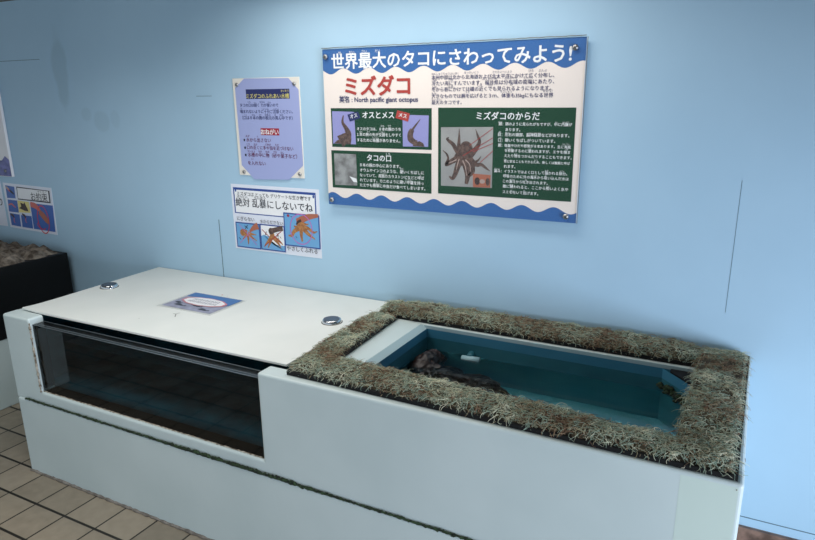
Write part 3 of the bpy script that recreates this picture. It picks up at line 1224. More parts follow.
# ------------------------------------------------------------------ the large octopus sign
SY = -0.016
_c = [unp(u, v, 1, SY) for u, v in ((321.9, 47.8), (589.6, 36.3), (575.6, 223.7), (328.5, 205.2))]
sx0, sx1 = (_c[0].x + _c[3].x) / 2 + 0.002, (_c[1].x + _c[2].x) / 2 - 0.003
sz0, sz1 = (_c[2].z + _c[3].z) / 2 + 0.003, (_c[0].z + _c[1].z) / 2 - 0.003
sign = thing('information_sign', 'large blue bordered sign about the giant octopus screwed to wall', 'sign', (0.91, SY, 1.225))
mb = MB()
mb.box((sx0, SY, sz0), (sx1, SY + 0.003, sz1), M_PAPER)
mb.build('backing_board', sign)
S = Sheet('wall', SY)
q = Z(310, 30, 2.7)


def band(mb, sh, xs_, zlo, zhi, m, k):
    v, f = [], []
    for x in xs_:
        v += [sh.w((x, zlo(x)), k), sh.w((x, zhi(x)), k)]
    for i in range(len(xs_) - 1):
        f.append([2 * i, 2 * i + 2, 2 * i + 3, 2 * i + 1])
    mb.add(v, f, m)


def wave(x, base, amp, per, ph):
    return base + amp * math.cos(2 * math.pi * (x - ph) / per)


xs = np.linspace(sx0, sx1, 120)
mb = MB()
S.rect(mb, (sx0, sz0), (sx1, sz1), I_CREAM, 1)
mb.build('printed_ground', sign)
PER = 0.1000
ZWT = S.uv(383, 70).y
ZWB = S.uv(410, 200).y
ph_top = S.uv(331, 72).x
ph_bot = S.uv(333, 190).x
mb = MB()
band(mb, S, xs, lambda x: wave(x, ZWT, -0.0092, PER, ph_top), lambda x: sz1, I_BLUE, 2)
mb.build('header_band', sign)
mb = MB()
band(mb, S, xs, lambda x: sz0, lambda x: wave(x, ZWB, 0.0092, PER, ph_bot), I_BLUE, 2)
mb.build('footer_band', sign)
mb = MB()
S.text_px(mb, '世界最大のタコにさわってみよう!', q(60, 103), q(706, 81), I_WHITE, 4, 0.024, 1.0)
for s_, a, b in (('せ', (77, 66), (84, 65)), ('かい', (106, 64), (120, 63)), ('さい', (140, 62), (154, 61)), ('だい', (176, 60), (190, 59))):
    S.text_px(mb, s_, q(*a), q(*b), I_WHITE, 4, 0.01)
mb.build('title_lettering', sign)
mb = MB()
S.text_px(mb, 'ミズダコ', q(97, 173), q(270, 171), I_RED, 4, 0.032, 1.0)
mb.build('name_lettering', sign)
mb = MB()
S.text_px(mb, '英名 : North pacific giant octopus', q(80, 194), q(292, 194), I_NAVY, 4, 0.02)
S.text_px(mb, 'えいめい', q(80, 183), q(103, 183), I_NAVY, 4)
mb.build('english_name_lettering', sign)
mb = MB()
rows = ['本州中部以北から北海道および北太平洋にかけて広く分布し、', '冷たい海にすんでいます。福井県は分布域の南端にあたり、', '冬から春にかけては磯の近くでも見られるようになります。', '大きなものでは腕を広げると３ｍ、体重も35kgにもなる世界', '最大のタコです。']
ends = [(660, 127), (660, 143), (651, 160), (657, 179), (410, 199)]
lefts = [133, 150, 167, 185, 201]
for s_, ly, e2 in zip(rows, lefts, ends):
    S.text_px(mb, s_, q(329, ly), q(*e2), I_NAVY, 4, 0.012)
for s_, a, b in (('ほんしゅうちゅうぶいほく', (329, 121), (402, 120)), ('ほっかいどう', (417, 118), (455, 117)), ('きたたいへいよう', (494, 116), (545, 115)), ('ひろ', (590, 113), (604, 113)), ('ぶんぷ', (617, 112), (640, 112)),
                 ('つめ', (329, 139), (342, 139)), ('うみ', (373, 137), (387, 137)), ('ふくいけん', (465, 135), (505, 134)), ('ぶんぷいき', (525, 132), (560, 132)), ('なんたん', (577, 131), (602, 131)),
                 ('ふゆ', (329, 157), (342, 157)), ('はる', (373, 156), (387, 156)), ('いそ', (453, 153), (465, 153)), ('ちか', (480, 152), (494, 152)), ('み', (540, 150), (548, 150)),
                 ('おお', (329, 175), (342, 175)), ('うで', (420, 171), (432, 171)), ('たいじゅう', (515, 169), (545, 169)), ('せかい', (628, 167), (655, 167)), ('さいだい', (329, 191), (355, 191))):
    S.text_px(mb, s_, q(*a), q(*b), I_NAVY, 4, 0.0)
mb.build('introduction_lettering', sign)


def panel(px, label):
    P = [S.uv(*p) for p in px]
    x0 = (P[0].x + P[3].x) / 2
    x1 = (P[1].x + P[2].x) / 2
    z1 = (P[0].y + P[1].y) / 2
    z0 = (P[2].y + P[3].y) / 2
    mb = MB()
    S.rect(mb, (x0, z0), (x1, z1), I_GREEN, 2)
    o = mb.build('text_panel', sign)
    o['label'] = label
    return o


# panel: arms of male and female
pa = panel([q(56, 211), q(330, 211), q(328, 324), q(61, 315)], 'green panel with two photos of arm tips')
c = Z(320, 100, 4.91)
for quad in ([c(60, 55), c(168, 58), c(178, 218), c(66, 214)], [c(406, 72), c(535, 76), c(532, 230), c(408, 228)]):
    mb = MB()
    S.quad_px(mb, quad, I_LILAC, 3)
    ph = mb.build('photo', pa)
    mb = MB()
    if quad[0][0] < 380:
        S.stroke(mb, [S.uv(*c(*p)) for p in ((116, 75), (112, 110), (130, 140), (140, 170), (120, 190), (100, 205))], [0.004, 0.010, 0.016, 0.026, 0.036, 0.044], I_OCTO, 4)
        S.poly(mb, [S.uv(*c(*p)) for p in ((70, 213), (85, 198), (120, 184), (152, 176), (156, 190), (152, 217))], I_OCTO, 4)
    else:
        S.stroke(mb, [S.uv(*c(*p)) for p in ((493, 95), (470, 125), (453, 148))], [0.002, 0.006, 0.008], I_OCTO, 4)
        S.stroke(mb, [S.uv(*c(*p)) for p in ((455, 145), (445, 165), (446, 190), (462, 206), (474, 214))], [0.016, 0.020, 0.022, 0.018, 0.022], I_OCTO, 4)
        S.poly(mb, [S.uv(*c(*p)) for p in ((455, 226), (470, 208), (490, 202), (508, 212), (514, 229))], I_OCTO, 4)
    mb.build('arm_picture', ph)
mb = MB()
S.text_px(mb, 'オスとメス', c(210, 88), c(365, 88), I_WHITE, 4, 0.02)
mb.build('panel_title', pa)
mb = MB()
for i, (s_, x1) in enumerate((('オスのタコは、８本の腕のうち', 398), ('１本の腕の先が交接をしやすく', 398), ('するために吸盤がありません。', 396))):
    S.text_px(mb, s_, c(183, 147 + 28 * i), c(x1, 152 + 28 * i), I_WHITE, 4, 0.014)
for s_, a, b in (('ほん', (300, 131), (318, 131)), ('うで', (333, 132), (350, 132)), ('ほん', (195, 159), (210, 159)), ('うで', (232, 160), (246, 160)), ('こうせつ', (290, 162), (320, 162)), ('きゅうばん', (258, 189), (290, 189))):
    S.text_px(mb, s_, c(*a), c(*b), I_WHITE, 4)
mb.build('panel_lettering', pa)
for quad, m, s_, a, b in (([c(136, 72), c(188, 56), c(201, 88), c(148, 106)], I_NAVY, 'オス', c(152, 91), c(186, 82)), ([c(381, 50), c(443, 66), c(434, 106), c(372, 88)], I_RED, 'メス', c(388, 80), c(426, 90))):
    mb = MB()
    S.quad_px(mb, quad, m, 5)
    t_ = mb.build('name_tag', pa)
    mb = MB()
    S.text_px(mb, s_, a, b, I_WHITE, 6, 0.02, 1.0, flat=False)
    mb.build('tag_lettering', t_)
# panel: the mouth
pb = panel([c(56, 245), c(550, 264), c(546, 461), c(64, 427)], 'green panel with grey photo of the beak')
mb = MB()
S.quad_px(mb, [c(70, 262), c(178, 266), c(184, 420), c(76, 416)], I_BEAK, 3)
ph = mb.build('photo', pb)
mb = MB()
S.poly(mb, [S.uv(*c(*p)) for p in ((146, 374), (180, 386), (184, 404), (166, 402))], I_WHITE, 4)
mb.build('beak_picture', ph)
mb = MB()
S.text_px(mb, 'タコの口', c(233, 297), c(350, 300), I_WHITE, 4, 0.02)
mb.build('panel_title', pb)
mb = MB()
for i, (s_, x1) in enumerate((('８本の腕の中心にあります。', 397), ('オウムやインコのような、硬いくちばしに', 512), ('なっていて、周囲のカラストンビなどと呼ば', 512), ('れています。カニのように硬い甲羅を持っ', 510), ('たエサも簡単に中身だけ食べてしまいます。', 518))):
    S.text_px(mb, s_, c(198, 324 + 25 * i), c(x1, 324 + 25 * i + (x1 - 198) * 0.055), I_WHITE, 4, 0.014)
for s_, a, b in (('くち', (325, 270), (346, 271)), ('かた', (395, 342), (412, 343)), ('しゅうい', (300, 366), (330, 367)), ('よ', (490, 377), (498, 377)), ('こうら', (420, 398), (450, 399)), ('かんたん', (265, 414), (300, 416))):
    S.text_px(mb, s_, c(*a), c(*b), I_WHITE, 4)
mb.build('panel_lettering', pb)
# panel: the body
e = Z(430, 100, 4.155)
pc = panel([e(36, 33), e(609, 30), e(586, 419), e(33, 391)], 'large green panel with photo of whole octopus')
h = Z(440, 120, 7.2)
mb = MB()
S.quad_px(mb, [h(8, 52), h(384, 50), h(374, 490), h(8, 472)], I_PHOTO, 3)
ph = mb.build('photo', pc)
mb = MB()
A = lambda pts: [S.uv(*h(*p)) for p in pts]
for pts, ws in (
        (((150, 250), (120, 215), (95, 175), (65, 150), (52, 135), (66, 126)), [0.020, 0.016, 0.013, 0.010, 0.007, 0.003]),
        (((150, 250), (138, 190), (140, 120), (140, 60)), [0.020, 0.013, 0.007, 0.001]),
        (((150, 270), (100, 290), (62, 312), (46, 318), (60, 280), (50, 245), (22, 218)), [0.022, 0.018, 0.014, 0.011, 0.008, 0.006, 0.002]),
        (((160, 270), (130, 330), (110, 390), (90, 420), (68, 405)), [0.024, 0.020, 0.015, 0.011, 0.005]),
        (((170, 270), (190, 340), (200, 400), (190, 460)), [0.026, 0.022, 0.018, 0.011]),
        (((190, 260), (225, 320), (235, 370), (210, 400), (218, 380)), [0.026, 0.022, 0.016, 0.009, 0.004]),
        (((210, 260), (250, 220), (285, 160), (272, 110), (258, 65)), [0.024, 0.017, 0.011, 0.007, 0.001]),
        (((210, 280), (260, 320), (300, 322), (335, 348), (362, 368)), [0.024, 0.014, 0.010, 0.007, 0.001]),
        (((240, 310), (275, 290), (297, 260)), [0.010, 0.006, 0.001])):
    S.stroke(mb, A(pts), ws, I_OCTO, 4)
P = S.uv(*h(190, 210))
S.ellipse(mb, P, 0.0225, 0.025, I_OCTO, 4.5)
S.ellipse(mb, S.uv(*h(165, 275)), 0.030, 0.024, I_OCTO, 4.5)
for pts in (((140, 280), (128, 320), (120, 360)), ((165, 290), (185, 340), (194, 400)), ((185, 285), (215, 320), (222, 370)), ((120, 285), (90, 300), (64, 310))):
    S.stroke(mb, A(pts), [0.004, 0.003, 0.0015], I_OCTL, 5)
mb.build('octopus_picture', ph)
mb = MB()
for a, b in (((383, 60), (215, 182)), ((383, 128), (165, 258)), ((383, 168), (240, 228)), ((383, 222), (290, 306))):
    S.stroke(mb, A((a, b)), [0.0016, 0.0016], I_LINE, 5.5)
mb.build('pointer_lines', ph)
mb = MB()
S.quad_px(mb, [h(238, 386), h(366, 396), h(362, 486), h(240, 482)], I_SKIN, 5)
S.ellipse(mb, S.uv(*h(270, 440)), 0.009, 0.012, I_BROWN, 5.5)
S.ellipse(mb, S.uv(*h(306, 442)), 0.009, 0.007, I_OCTL, 6)
S.ellipse(mb, S.uv(*h(345, 445)), 0.007, 0.012, I_OCTO, 5.5)
mb.build('inset_photo', ph)
mb = MB()
S.text_px(mb, 'ミズダコのからだ', e(194, 80), e(456, 80), I_WHITE, 4, 0.02)
mb.build('panel_title', pc)
mb = MB()
t = Z(490, 120, 6.75)
lines = [('頭', 'のように見られがちですが、中に内臓が', 30, 554, '頭：頭'), ('', 'あります。', 74, 205, None), ('目', '', 0, 0, None)]
body = [('頭：頭のように見られがちですが、中に内臓が', 60, 37, 555, 39), ('あります。', 105, 75, 205, 75), ('目：左右の頭部、脳神経節などがあります。', 56, 108, 536, 114), ('口：硬いくちばしがついています。', 56, 146, 440, 151),
        ('腕：吸盤やひだや感覚が８本あります。主に海底', 56, 181, 546, 190), ('を移動するのに使われますが、エサを捕ま', 100, 218, 542, 224), ('えたり物をつかんだりすることもできます。', 98, 252, 552, 262), ('感じ取ることもできるため、新しくは触腕と呼ば', 95, 288, 540, 298), ('れます。', 94, 322, 172, 324),
        ('漏斗：イラストではよく口として描かれる部分。', 28, 354, 522, 370), ('呼吸のために外の海水から吸い込んだ水は', 90, 390, 532, 404), ('この漏斗から吐き出されます。', 88, 424, 390, 432), ('敵に襲われると、ここから勢いよく水や', 88, 460, 528, 474), ('スミを吐いて逃げます。', 86, 496, 326, 504)]
for s_, x0, y0, x1, y1 in body:
    S.text_px(mb, s_, t(x0, y0), t(x1, y1), I_WHITE, 4, 0.014)
for s_, a, b in (('あたま', (58, 17), (84, 17)), ('なか', (440, 19), (458, 19)), ('ないぞう', (490, 20), (535, 20)), ('め', (60, 90), (75, 90)), ('さゆう', (102, 91), (130, 91)), ('のうしんけいせつ', (262, 92), (345, 94)), ('くち', (58, 126), (78, 126)), ('うで', (58, 163), (78, 163)), ('かいてい', (490, 168), (540, 170)),
                 ('いどう', (115, 198), (150, 198)), ('つか', (255, 202), (280, 202)), ('つか', (505, 205), (530, 205)), ('もの', (165, 234), (185, 234)), ('かん', (95, 268), (112, 268)), ('あたら', (300, 275), (325, 275)), ('ろうと', (30, 334), (66, 336)), ('えが', (370, 347), (395, 348)), ('ぶぶん', (470, 350), (505, 351)),
                 ('こきゅう', (95, 372), (130, 373)), ('かいすい', (280, 378), (320, 379)), ('す', (370, 382), (382, 382)), ('ろうと', (135, 406), (170, 407)), ('は', (238, 410), (250, 410)), ('おそ', (132, 443), (158, 444)), ('いきお', (380, 450), (405, 451)), ('は', (140, 481), (152, 481)), ('に', (225, 485), (237, 485))):
    S.text_px(mb, s_, t(*a), t(*b), I_WHITE, 4)
mb.build('panel_lettering', pc)
mb = MB()
mb.box((sx0 - 0.004, SY - 0.0065, sz0 - 0.004), (sx1 + 0.004, SY - 0.0035, sz1 + 0.004), M_COVER)
cv = mb.build('clear_cover', sign)
cv['label'] = 'clear acrylic cover sheet'
for (u, v) in ((326.5, 57), (576, 47.5), (333, 199.5), (566.3, 216.3)):
    p = unp(u, v, 1, SY)
    screw('screw', p.x, p.z, SY - 0.0066, sign, 0.0088)
mb = MB()
EDGE = mat('chipped_edge', srgb(120, 122, 120), 0.6)
for seg in range(1):
    pts = [(sx0 + (sx1 - sx0) * i / 60, SY - 0.005, sz1 + 0.0035 + random.gauss(0, 0.0005)) for i in range(61)]
    mb.tube(pts, 0.0013, EDGE, 5)
    pts = [(sx1 + 0.004, SY - 0.005, sz0 + (sz1 - sz0) * i / 40) for i in range(41)]
    mb.tube(pts, 0.0011, EDGE, 5)
mb.build('cover_edge', sign)
mb = MB()
for z in (sz0 + 0.03, sz1 - 0.03):
    for x in (0.48, 1.33):
        mb = MB()
        mb.lathe((x, 0.0, z), [(0.006, 0.0), (0.006, 0.0135)], M_SCREW, '-y', 12)
        mb.build('spacer', sign)

# ------------------------------------------------------------------ lavender notice on a white board
LY = -0.004
nb = thing('request_notice', 'lavender notice with cut corners on a white board left of large sign', 'notice', (0.206, LY, 1.224))
mb = MB()
mb.box((0.0525, LY, 1.0465), (0.3600, -0.0005, 1.4030), mat('board_white', srgb(232, 228, 218), 0.5), 0.001, 1)
mb.build('backing_board', nb)
N_ = Sheet('wall', LY)
l = Z(225, 70, 4.5)
mb = MB()
N_.poly(mb, [N_.uv(*l(*p)) for p in ((45, 82), (86, 38), (285, 36), (331, 88), (352, 430), (288, 494), (133, 492), (76, 428))], I_LAV, 1)
mb.build('lavender_sheet', nb)
l1 = Z(230, 60, 7.71)
l2 = Z(230, 125, 9.0)
mb = MB()
P = [N_.uv(*l1(122, 231)), N_.uv(*l1(462, 298))]
N_.rect(mb, (P[0].x, P[1].y), (P[1].x, P[0].y + 0.002), I_NAVY, 2)
tb = mb.build('title_band', nb)
mb = MB()
N_.text_px(mb, 'ミズダコのふれあい水槽', l1(128, 294), l1(458, 292), I_YEL, 4, 0.004)
N_.text_px(mb, 'すいそう', l1(392, 246), l1(454, 246), I_YEL, 4)
mb.build('title_lettering', tb)
mb = MB()
N_.text_px(mb, 'タコの口は鋭く 力が強いので', l1(80, 360), l1(374, 358), I_INKSOFT if False else I_NAVY, 3, 0.008)
N_.text_px(mb, '噛まれないように十分ご注意ください。', l1(82, 409), l1(486, 409), I_NAVY, 3, 0.008)
N_.text_px(mb, '（口は８本の腕の根元の真ん中です）', l1(98, 458), l1(484, 458), I_NAVY, 3, 0.008)
for s_, a, b in (('くち', (138, 332), (160, 332)), ('するど', (185, 332), (205, 332)), ('ちから', (230, 332), (270, 332)), ('つよ', (290, 333), (315, 333)), ('か', (84, 381), (94, 381)), ('じゅうぶん', (248, 383), (300, 383)), ('ちゅうい', (338, 384), (380, 384)), ('くち', (113, 430), (130, 430)), ('ほん', (172, 430), (196, 430)), ('うで', (224, 430), (244, 430)), ('ねもと', (270, 430), (315, 430)), ('ま', (345, 431), (355, 431)), ('なか', (385, 431), (412, 431))):
    N_.text_px(mb, s_, l1(*a), l1(*b), I_NAVY, 3)
mb.build('body_lettering', nb)
mb = MB()
P = [N_.uv(*l2(276, 28)), N_.uv(*l2(446, 94))]
N_.rect(mb, (P[0].x, P[1].y), (P[1].x, P[0].y), I_DRED, 2)
rb = mb.build('heading_band', nb)
mb = MB()
N_.text_px(mb, 'おねがい', l2(282, 82), l2(440, 84), I_WHITE, 4, 0.02)
mb.build('heading_lettering', rb)
mb = MB()
for s_, a, b in (('水から出さない', (150, 150), (370, 152)), ('口の近くに手や指を近づけない', (156, 214), (572, 230)), ('水槽の中に物（砂や菓子など）', (164, 282), (606, 300)), ('を入れない', (166, 358), (322, 360)),
                 ('みず', (144, 108), (178, 108)), ('だ', (245, 109), (256, 109)), ('くち', (152, 180), (180, 180)), ('ちか', (217, 182), (248, 182)), ('てゆび', (318, 186), (370, 186)), ('ちか', (408, 188), (440, 188)), ('すいそう', (160, 246), (226, 246)), ('なか', (258, 247), (290, 247)), ('もの', (322, 250), (356, 250)), ('すな', (392, 253), (424, 253)), ('かし', (458, 256), (488, 256)), ('い', (196, 314), (212, 314))):
    N_.text_px(mb, s_, l2(*a), l2(*b), I_PLUM, 3, 0.008)
mb.build('request_lettering', nb)
for p in ((131, 135), (138, 204), (144, 270)):
    mb = MB()
    c0 = N_.uv(*l2(*p))
    N_.rect(mb, (c0.x - 0.0035, c0.y - 0.0042), (c0.x + 0.0035, c0.y + 0.0042), I_INK, 3)
    mb.build('bullet_mark', nb)
for (u, v) in ((237.0, 84.8), (294.2, 83.8), (244.3, 171.8), (300.0, 174.2)):
    p = unp(u, v, 1, LY)
    screw('screw', p.x, p.z, LY, nb, 0.0072)

# ------------------------------------------------------------------ white poster: be gentle
PYY = -0.0015
wp = thing('gentle_touch_poster', 'white landscape poster with three octopus drawings under the lavender notice', 'poster', (0.21, PYY, 0.88))
mb = MB()
mb.box((-0.001, PYY, 0.7505), (0.4195, -0.0003, 1.0095), mat('poster_pale', srgb(226, 232, 244), 0.35))
mb.build('paper', wp)
G = Sheet('wall', PYY)
g1 = Z(228, 182, 8.15)
g2 = Z(228, 212, 8.15)


def rect_px(sh, px):
    P = [sh.uv(*p) for p in px]
    return (P[0].x + P[3].x) / 2, (P[2].y + P[3].y) / 2, (P[1].x + P[2].x) / 2, (P[0].y + P[1].y) / 2


mb = MB()
x0, z0, x1, z1 = rect_px(G, [g1(40, 40), g1(714, 90), g1(724, 310), g1(58, 254)])
G.rect(mb, (x0, z0), (x1, z1), I_FRAME, 1)
G.rect(mb, (x0 + 0.006, z0 + 0.004), (x1 - 0.005, z1 - 0.009), I_WHITE, 2)
tp = mb.build('caption_box', wp)
mb = MB()
G.text_px(mb, 'ミズダコは とっても デリケートな生き物です', g1(78, 108), g1(678, 150), I_INK, 4, 0.006)
G.text_px(mb, '絶対 乱暴にしないでね', g1(68, 190), g1(694, 240), I_INK, 4, 0.010)
for s_, a, b in (('ぜったい', (76, 128), (160, 133)), ('らんぼう', (218, 138), (306, 145)), ('い', (540, 120), (552, 121)), ('もの', (600, 126), (625, 127))):
    G.text_px(mb, s_, g1(*a), g1(*b), I_INK, 4)
for (u, v) in ((63, 66), (697, 120)):
    G.ellipse(mb, G.uv(*g1(u, v)), 0.0042, 0.0060, I_FRAME, 3)
mb.build('caption_lettering', tp)


def drawing(quad, bg, kind_):
    x0, z0, x1, z1 = rect_px(G, quad)
    mb = MB()
    w = 0.0045
    G.rect(mb, (x0 - w, z0 - w), (x1 + w, z1 + w), I_FRAME, 5)
    G.rect(mb, (x0, z0), (x1, z1), I_SKY if bg != 'white' else I_WHITE, 6)
    if bg == 'white':
        G.poly(mb, [(x0, z0), (x1, z0), (x1, z0 + 0.02), (x0 + 0.055, z0 + 0.022), (x0 + 0.035, z0 + 0.052), (x0 + 0.01, z0 + 0.056), (x0, z0 + 0.05)], I_SKY, 6.5)
    return mb.build('drawing', wp), (x0, z0, x1, z1)


A2 = lambda pts: [G.uv(*g2(*p)) for p in pts]
# squeezing
d1, _ = drawing([g2(74, 90), g2(252, 104), g2(266, 296), g2(84, 272)], 'sky', 1)
mb = MB()
for pts, ws in ((((160, 170), (130, 160), (108, 160)), [0.022, 0.024, 0.014]), (((150, 170), (120, 175), (106, 172)), [0.016, 0.012, 0.004]), (((165, 175), (170, 220), (172, 262)), [0.014, 0.010, 0.003]), (((168, 172), (200, 205), (242, 236)), [0.014, 0.009, 0.002]), (((168, 168), (205, 180), (235, 186)), [0.012, 0.008, 0.002]), (((160, 178), (140, 205), (126, 220)), [0.012, 0.008, 0.003])):
    G.stroke(mb, A2(pts), ws, I_TAN, 7)
G.ellipse(mb, A2([(124, 166)])[0], 0.013, 0.014, I_TAN, 7.2)
mb.build('octopus_picture', d1)
mb = MB()
G.stroke(mb, A2(((248, 112), (215, 128), (182, 158))), [0.028, 0.020, 0.008], I_SKIN, 7.6)
mb.build('hand_picture', d1)
mb = MB()
for a, b in (((96, 100), (240, 266)), ((206, 142), (104, 250))):
    G.stroke(mb, A2((a, b)), [0.0022, 0.0022], I_MAG, 8)
for a, b in (((140, 110), (166, 134)), ((164, 106), (144, 136)), ((96, 205), (112, 222))):
    G.stroke(mb, A2((a, b)), [0.0026, 0.0026], I_INK, 8)
mb.build('cross_marks', d1)
# out of the water
d2, _ = drawing([g2(270, 104), g2(456, 126), g2(466, 318), g2(282, 296)], 'white', 2)
mb = MB()
for pts, ws in ((((360, 200), (330, 240), (304, 270)), [0.016, 0.010, 0.003]), (((362, 205), (345, 255), (330, 292)), [0.014, 0.009, 0.003]), (((370, 205), (410, 250), (438, 292)), [0.016, 0.011, 0.003]), (((372, 200), (420, 235), (452, 266)), [0.014, 0.010, 0.003]), (((360, 215), (366, 190), (356, 165)), [0.026, 0.020, 0.022])):
    G.stroke(mb, A2(pts), ws, I_TAN, 7)
mb.build('octopus_picture', d2)
mb = MB()
G.stroke(mb, A2(((450, 132), (400, 142), (345, 158))), [0.020, 0.018, 0.022], I_OCTO, 7.6)
G.ellipse(mb, A2([(356, 155)])[0], 0.013, 0.013, I_OCTO, 7.7)
mb.build('hand_picture', d2)
mb = MB()
for a, b in (((280, 140), (340, 200)), ((440, 156), (300, 280)), ((380, 195), (436, 250))):
    G.stroke(mb, A2((a, b)), [0.0026, 0.0026], I_LINE, 8)
for a, b in (((302, 160), (318, 186)), ((318, 158), (306, 188)), ((402, 172), (420, 200)), ((418, 170), (402, 204)), ((412, 208), (420, 220)), ((428, 200), (438, 214))):
    G.stroke(mb, A2((a, b)), [0.0024, 0.0024], I_INK, 8)
mb.build('cross_marks', d2)
# touching gently
d3, _ = drawing([g2(464, 14), g2(742, 36), g2(744, 290), g2(474, 264)], 'sky', 3)
mb = MB()
for pts, ws in ((((600, 120), (545, 155), (525, 190), (496, 190)), [0.022, 0.015, 0.012, 0.005]), (((600, 130), (602, 190), (610, 240)), [0.020, 0.013, 0.007]), (((610, 125), (660, 180), (714, 222)), [0.020, 0.014, 0.003]), (((615, 118), (660, 135), (700, 165), (732, 158)), [0.018, 0.012, 0.009, 0.003]), (((590, 110), (560, 120), (540, 112)), [0.014, 0.009, 0.004]), (((600, 90), (645, 100), (660, 96)), [0.012, 0.006, 0.002]), (((600, 135), (592, 110), (582, 76)), [0.034, 0.034, 0.020])):
    G.stroke(mb, A2(pts), ws, I_TAN, 7)
mb.build('octopus_picture', d3)
mb = MB()
G.stroke(mb, A2(((738, 30), (660, 40), (600, 62), (560, 66))), [0.012, 0.022, 0.026, 0.012], I_SKIN, 7.6)
G.stroke(mb, A2(((600, 66), (575, 80), (562, 102))), [0.010, 0.010, 0.006], I_BROWN, 7.8)
mb.build('hand_picture', d3)
mb = MB()
cc = G.uv(*g2(600, 140))
G.ring(mb, cc, 0.0505, 0.0575, 0.0032, I_MAG, 8)
G.ellipse(mb, G.uv(*g2(494, 28)), 0.006, 0.005, I_DRED, 8)
G.stroke(mb, A2(((514, 36), (526, 38))), [0.002, 0.002], I_INK, 8)
G.stroke(mb, A2(((556, 196), (568, 212))), [0.0016, 0.0016], I_INK, 8)
mb.build('circle_mark', d3)
mb = MB()
G.text_px(mb, 'にぎらない', g2(80, 64), g2(220, 74), I_INK, 9, 0.004)
mb.build('drawing_lettering', wp)
mb = MB()
G.text_px(mb, '水からださない', g2(266, 86), g2(452, 104), I_INK, 9, 0.004)
mb.build('drawing_lettering', wp)
mb = MB()
G.text_px(mb, 'やさしくふれる', g2(486, 308), g2(734, 338), I_INK, 9, 0.008)
mb.build('drawing_lettering', wp)

# ------------------------------------------------------------------ far poster: promises
fp = thing('promise_poster', 'small poster with blue picture squares on the wall above the black aquarium', 'poster', (-1.31, PYY, 0.82))
F_ = Sheet('wall', PYY)
mb = MB()
FQ = [F_.uv(2.5, 182.5), F_.uv(51, 188), F_.uv(57.5, 235), F_.uv(10.5, 227)]
pts = [(p.x, p.y) for p in FQ]
v = [(x, PYY, z) for x, z in pts] + [(x, -0.0003, z) for x, z in pts]
mb.add(v, [[3, 2, 1, 0], [4, 5, 6, 7]] + [[i, (i + 1) % 4, 4 + (i + 1) % 4, 4 + i] for i in range(4)], mat('poster_pale', srgb(226, 232, 244), 0.35))
mb.build('paper', fp, recalc=True)
f = Z(0, 178, 8.7)
A3 = lambda pts: [F_.uv(*f(*p)) for p in pts]
mb = MB()
F_.poly(mb, A3(((142, 74), (430, 112), (442, 220), (158, 186))), I_INK, 2)
F_.poly(mb, A3(((150, 84), (420, 116), (432, 208), (160, 178))), I_WHITE, 3)
cb = mb.build('caption_box', fp)
mb = MB()
F_.text_px(mb, 'お約束', f(276, 188), f(420, 202), I_INK, 5, 0.004, flat=False)
F_.text_px(mb, 'やくそく', f(330, 124), f(405, 133), I_INK, 5, hs=0.6, flat=False)
mb.build('caption_lettering', cb)
cells = [((46, 62), (124, 76), (138, 178), (64, 172)), ((68, 186), (150, 196), (166, 302), (80, 290)), ((152, 194), (252, 208), (268, 304), (166, 298)), ((86, 304), (172, 318), (186, 424), (104, 408)), ((184, 322), (276, 332), (290, 440), (198, 426)), ((262, 218), (460, 240), (484, 470), (298, 442))]
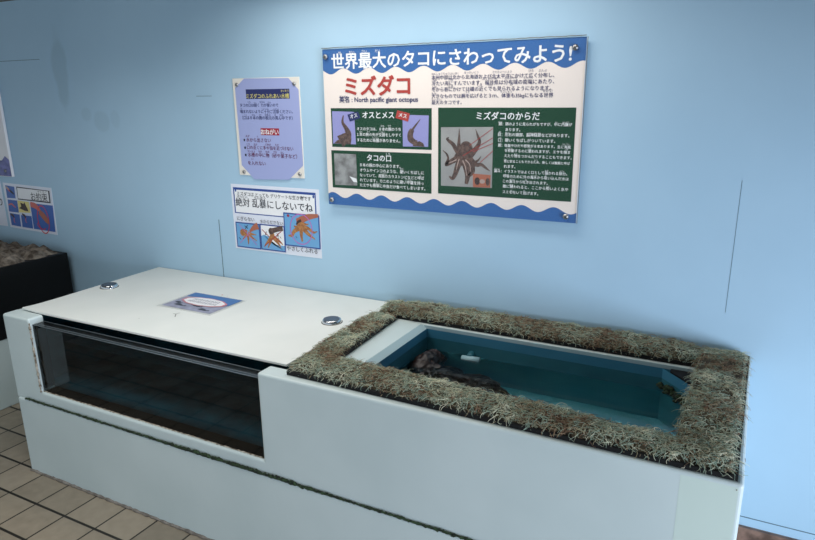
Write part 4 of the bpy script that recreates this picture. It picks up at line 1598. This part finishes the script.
for i, cell in enumerate(cells):
    mb = MB()
    F_.poly(mb, A3(cell), I_CYEL if i == 2 else I_CELL, 2)
    cc = mb.build('picture_square', fp)
    mb = MB()
    if i == 0:
        F_.stroke(mb, A3(((52, 76), (75, 98), (92, 118))), [0.010, 0.014, 0.006], I_OCTL, 3)
        F_.stroke(mb, A3(((82, 104), (104, 122), (126, 142))), [0.008, 0.012, 0.006], I_INK, 4)
        F_.stroke(mb, A3(((66, 92), (88, 118), (80, 102))), [0.003, 0.005, 0.003], I_RING, 4)
    elif i == 1:
        F_.stroke(mb, A3(((78, 232), (104, 226), (126, 246), (140, 256))), [0.005, 0.009, 0.007, 0.003], I_CORAL, 3)
    elif i == 2:
        F_.poly(mb, A3(((168, 262), (196, 240), (178, 212), (206, 226), (214, 210), (222, 238), (240, 262), (250, 290), (220, 286), (196, 274)))[::-1], I_BROWN, 3)
    elif i in (3, 4):
        dx = 0 if i == 3 else 100
        F_.stroke(mb, A3(((94 + dx, 312), (118 + dx, 330), (128 + dx, 350 + dx * 0.1))), [0.008, 0.014, 0.006], I_BROWN, 3)
        F_.stroke(mb, A3(((128 + dx, 345), (126 + dx, 372), (136 + dx, 392))), [0.004, 0.006, 0.003], I_CORAL, 4)
    else:
        F_.stroke(mb, A3(((266, 228), (310, 244), (350, 284))), [0.026, 0.028, 0.016], I_CORAL, 3)
        F_.stroke(mb, A3(((344, 292), (380, 330), (410, 370), (424, 400))), [0.026, 0.034, 0.030, 0.010], I_SKIN, 4)
        F_.ring(mb, F_.uv(*f(380, 362)), 0.042, 0.068, 0.005, I_RING, 5)
        F_.stroke(mb, A3(((340, 380), (332, 410), (380, 446), (404, 436))), [0.003, 0.004, 0.004, 0.003], I_RING, 5)
    mb.build('sea_creature_picture', cc)

# the next poster along, only its right margin in the frame
np_ = thing('white_poster', 'white poster mostly out of frame beside the small poster of blue squares', 'poster', (-1.72, PYY, 0.82))
mb = MB()
mb.box((-1.93, PYY, 0.715), (-1.517, -0.0003, 0.945), mat('poster_pale', srgb(226, 232, 244), 0.35))
mb.build('paper', np_)
mb = MB()
F_.text(mb, 'り', (-1.552, 0.822), (-1.526, 0.822), I_INK, 3, 0.016)
mb.build('lettering', np_)

# framed board at the far left, only its right margin in the frame
fb = thing('framed_board', 'white bordered picture board with purple bottom band at the left edge', 'sign', (-1.8, -0.016, 1.2))
B_ = Sheet('wall', -0.016)
bx1 = -1.384
mb = MB()
mb.box((bx1 - 0.90, -0.016, 0.972), (bx1, -0.002, 1.507), M_PAPER, 0.002, 1)
mb.build('backing_board', fb)
mb = MB()
B_.rect(mb, (bx1 - 0.895, 0.975), (bx1 - 0.003, 0.995), I_PURP, 2)
B_.poly(mb, [(bx1 - 0.895, 0.99), (bx1 - 0.003, 0.99), (bx1 - 0.003, 1.055), (bx1 - 0.03, 1.072), (bx1 - 0.06, 1.05), (bx1 - 0.10, 1.036), (bx1 - 0.15, 1.045), (bx1 - 0.895, 1.04)], I_PURP, 2)
mb.build('footer_band', fb)
mb = MB()
B_.rect(mb, (bx1 - 0.80, 1.075), (bx1 - 0.098, 1.40), mat('board_photo_dark', srgb(120, 104, 104), 0.4, col2=srgb(78, 66, 66), scale=12), 2)
mb.build('photo', fb)
screw('screw', bx1 - 0.045, 1.000, -0.0165, fb, 0.0085)
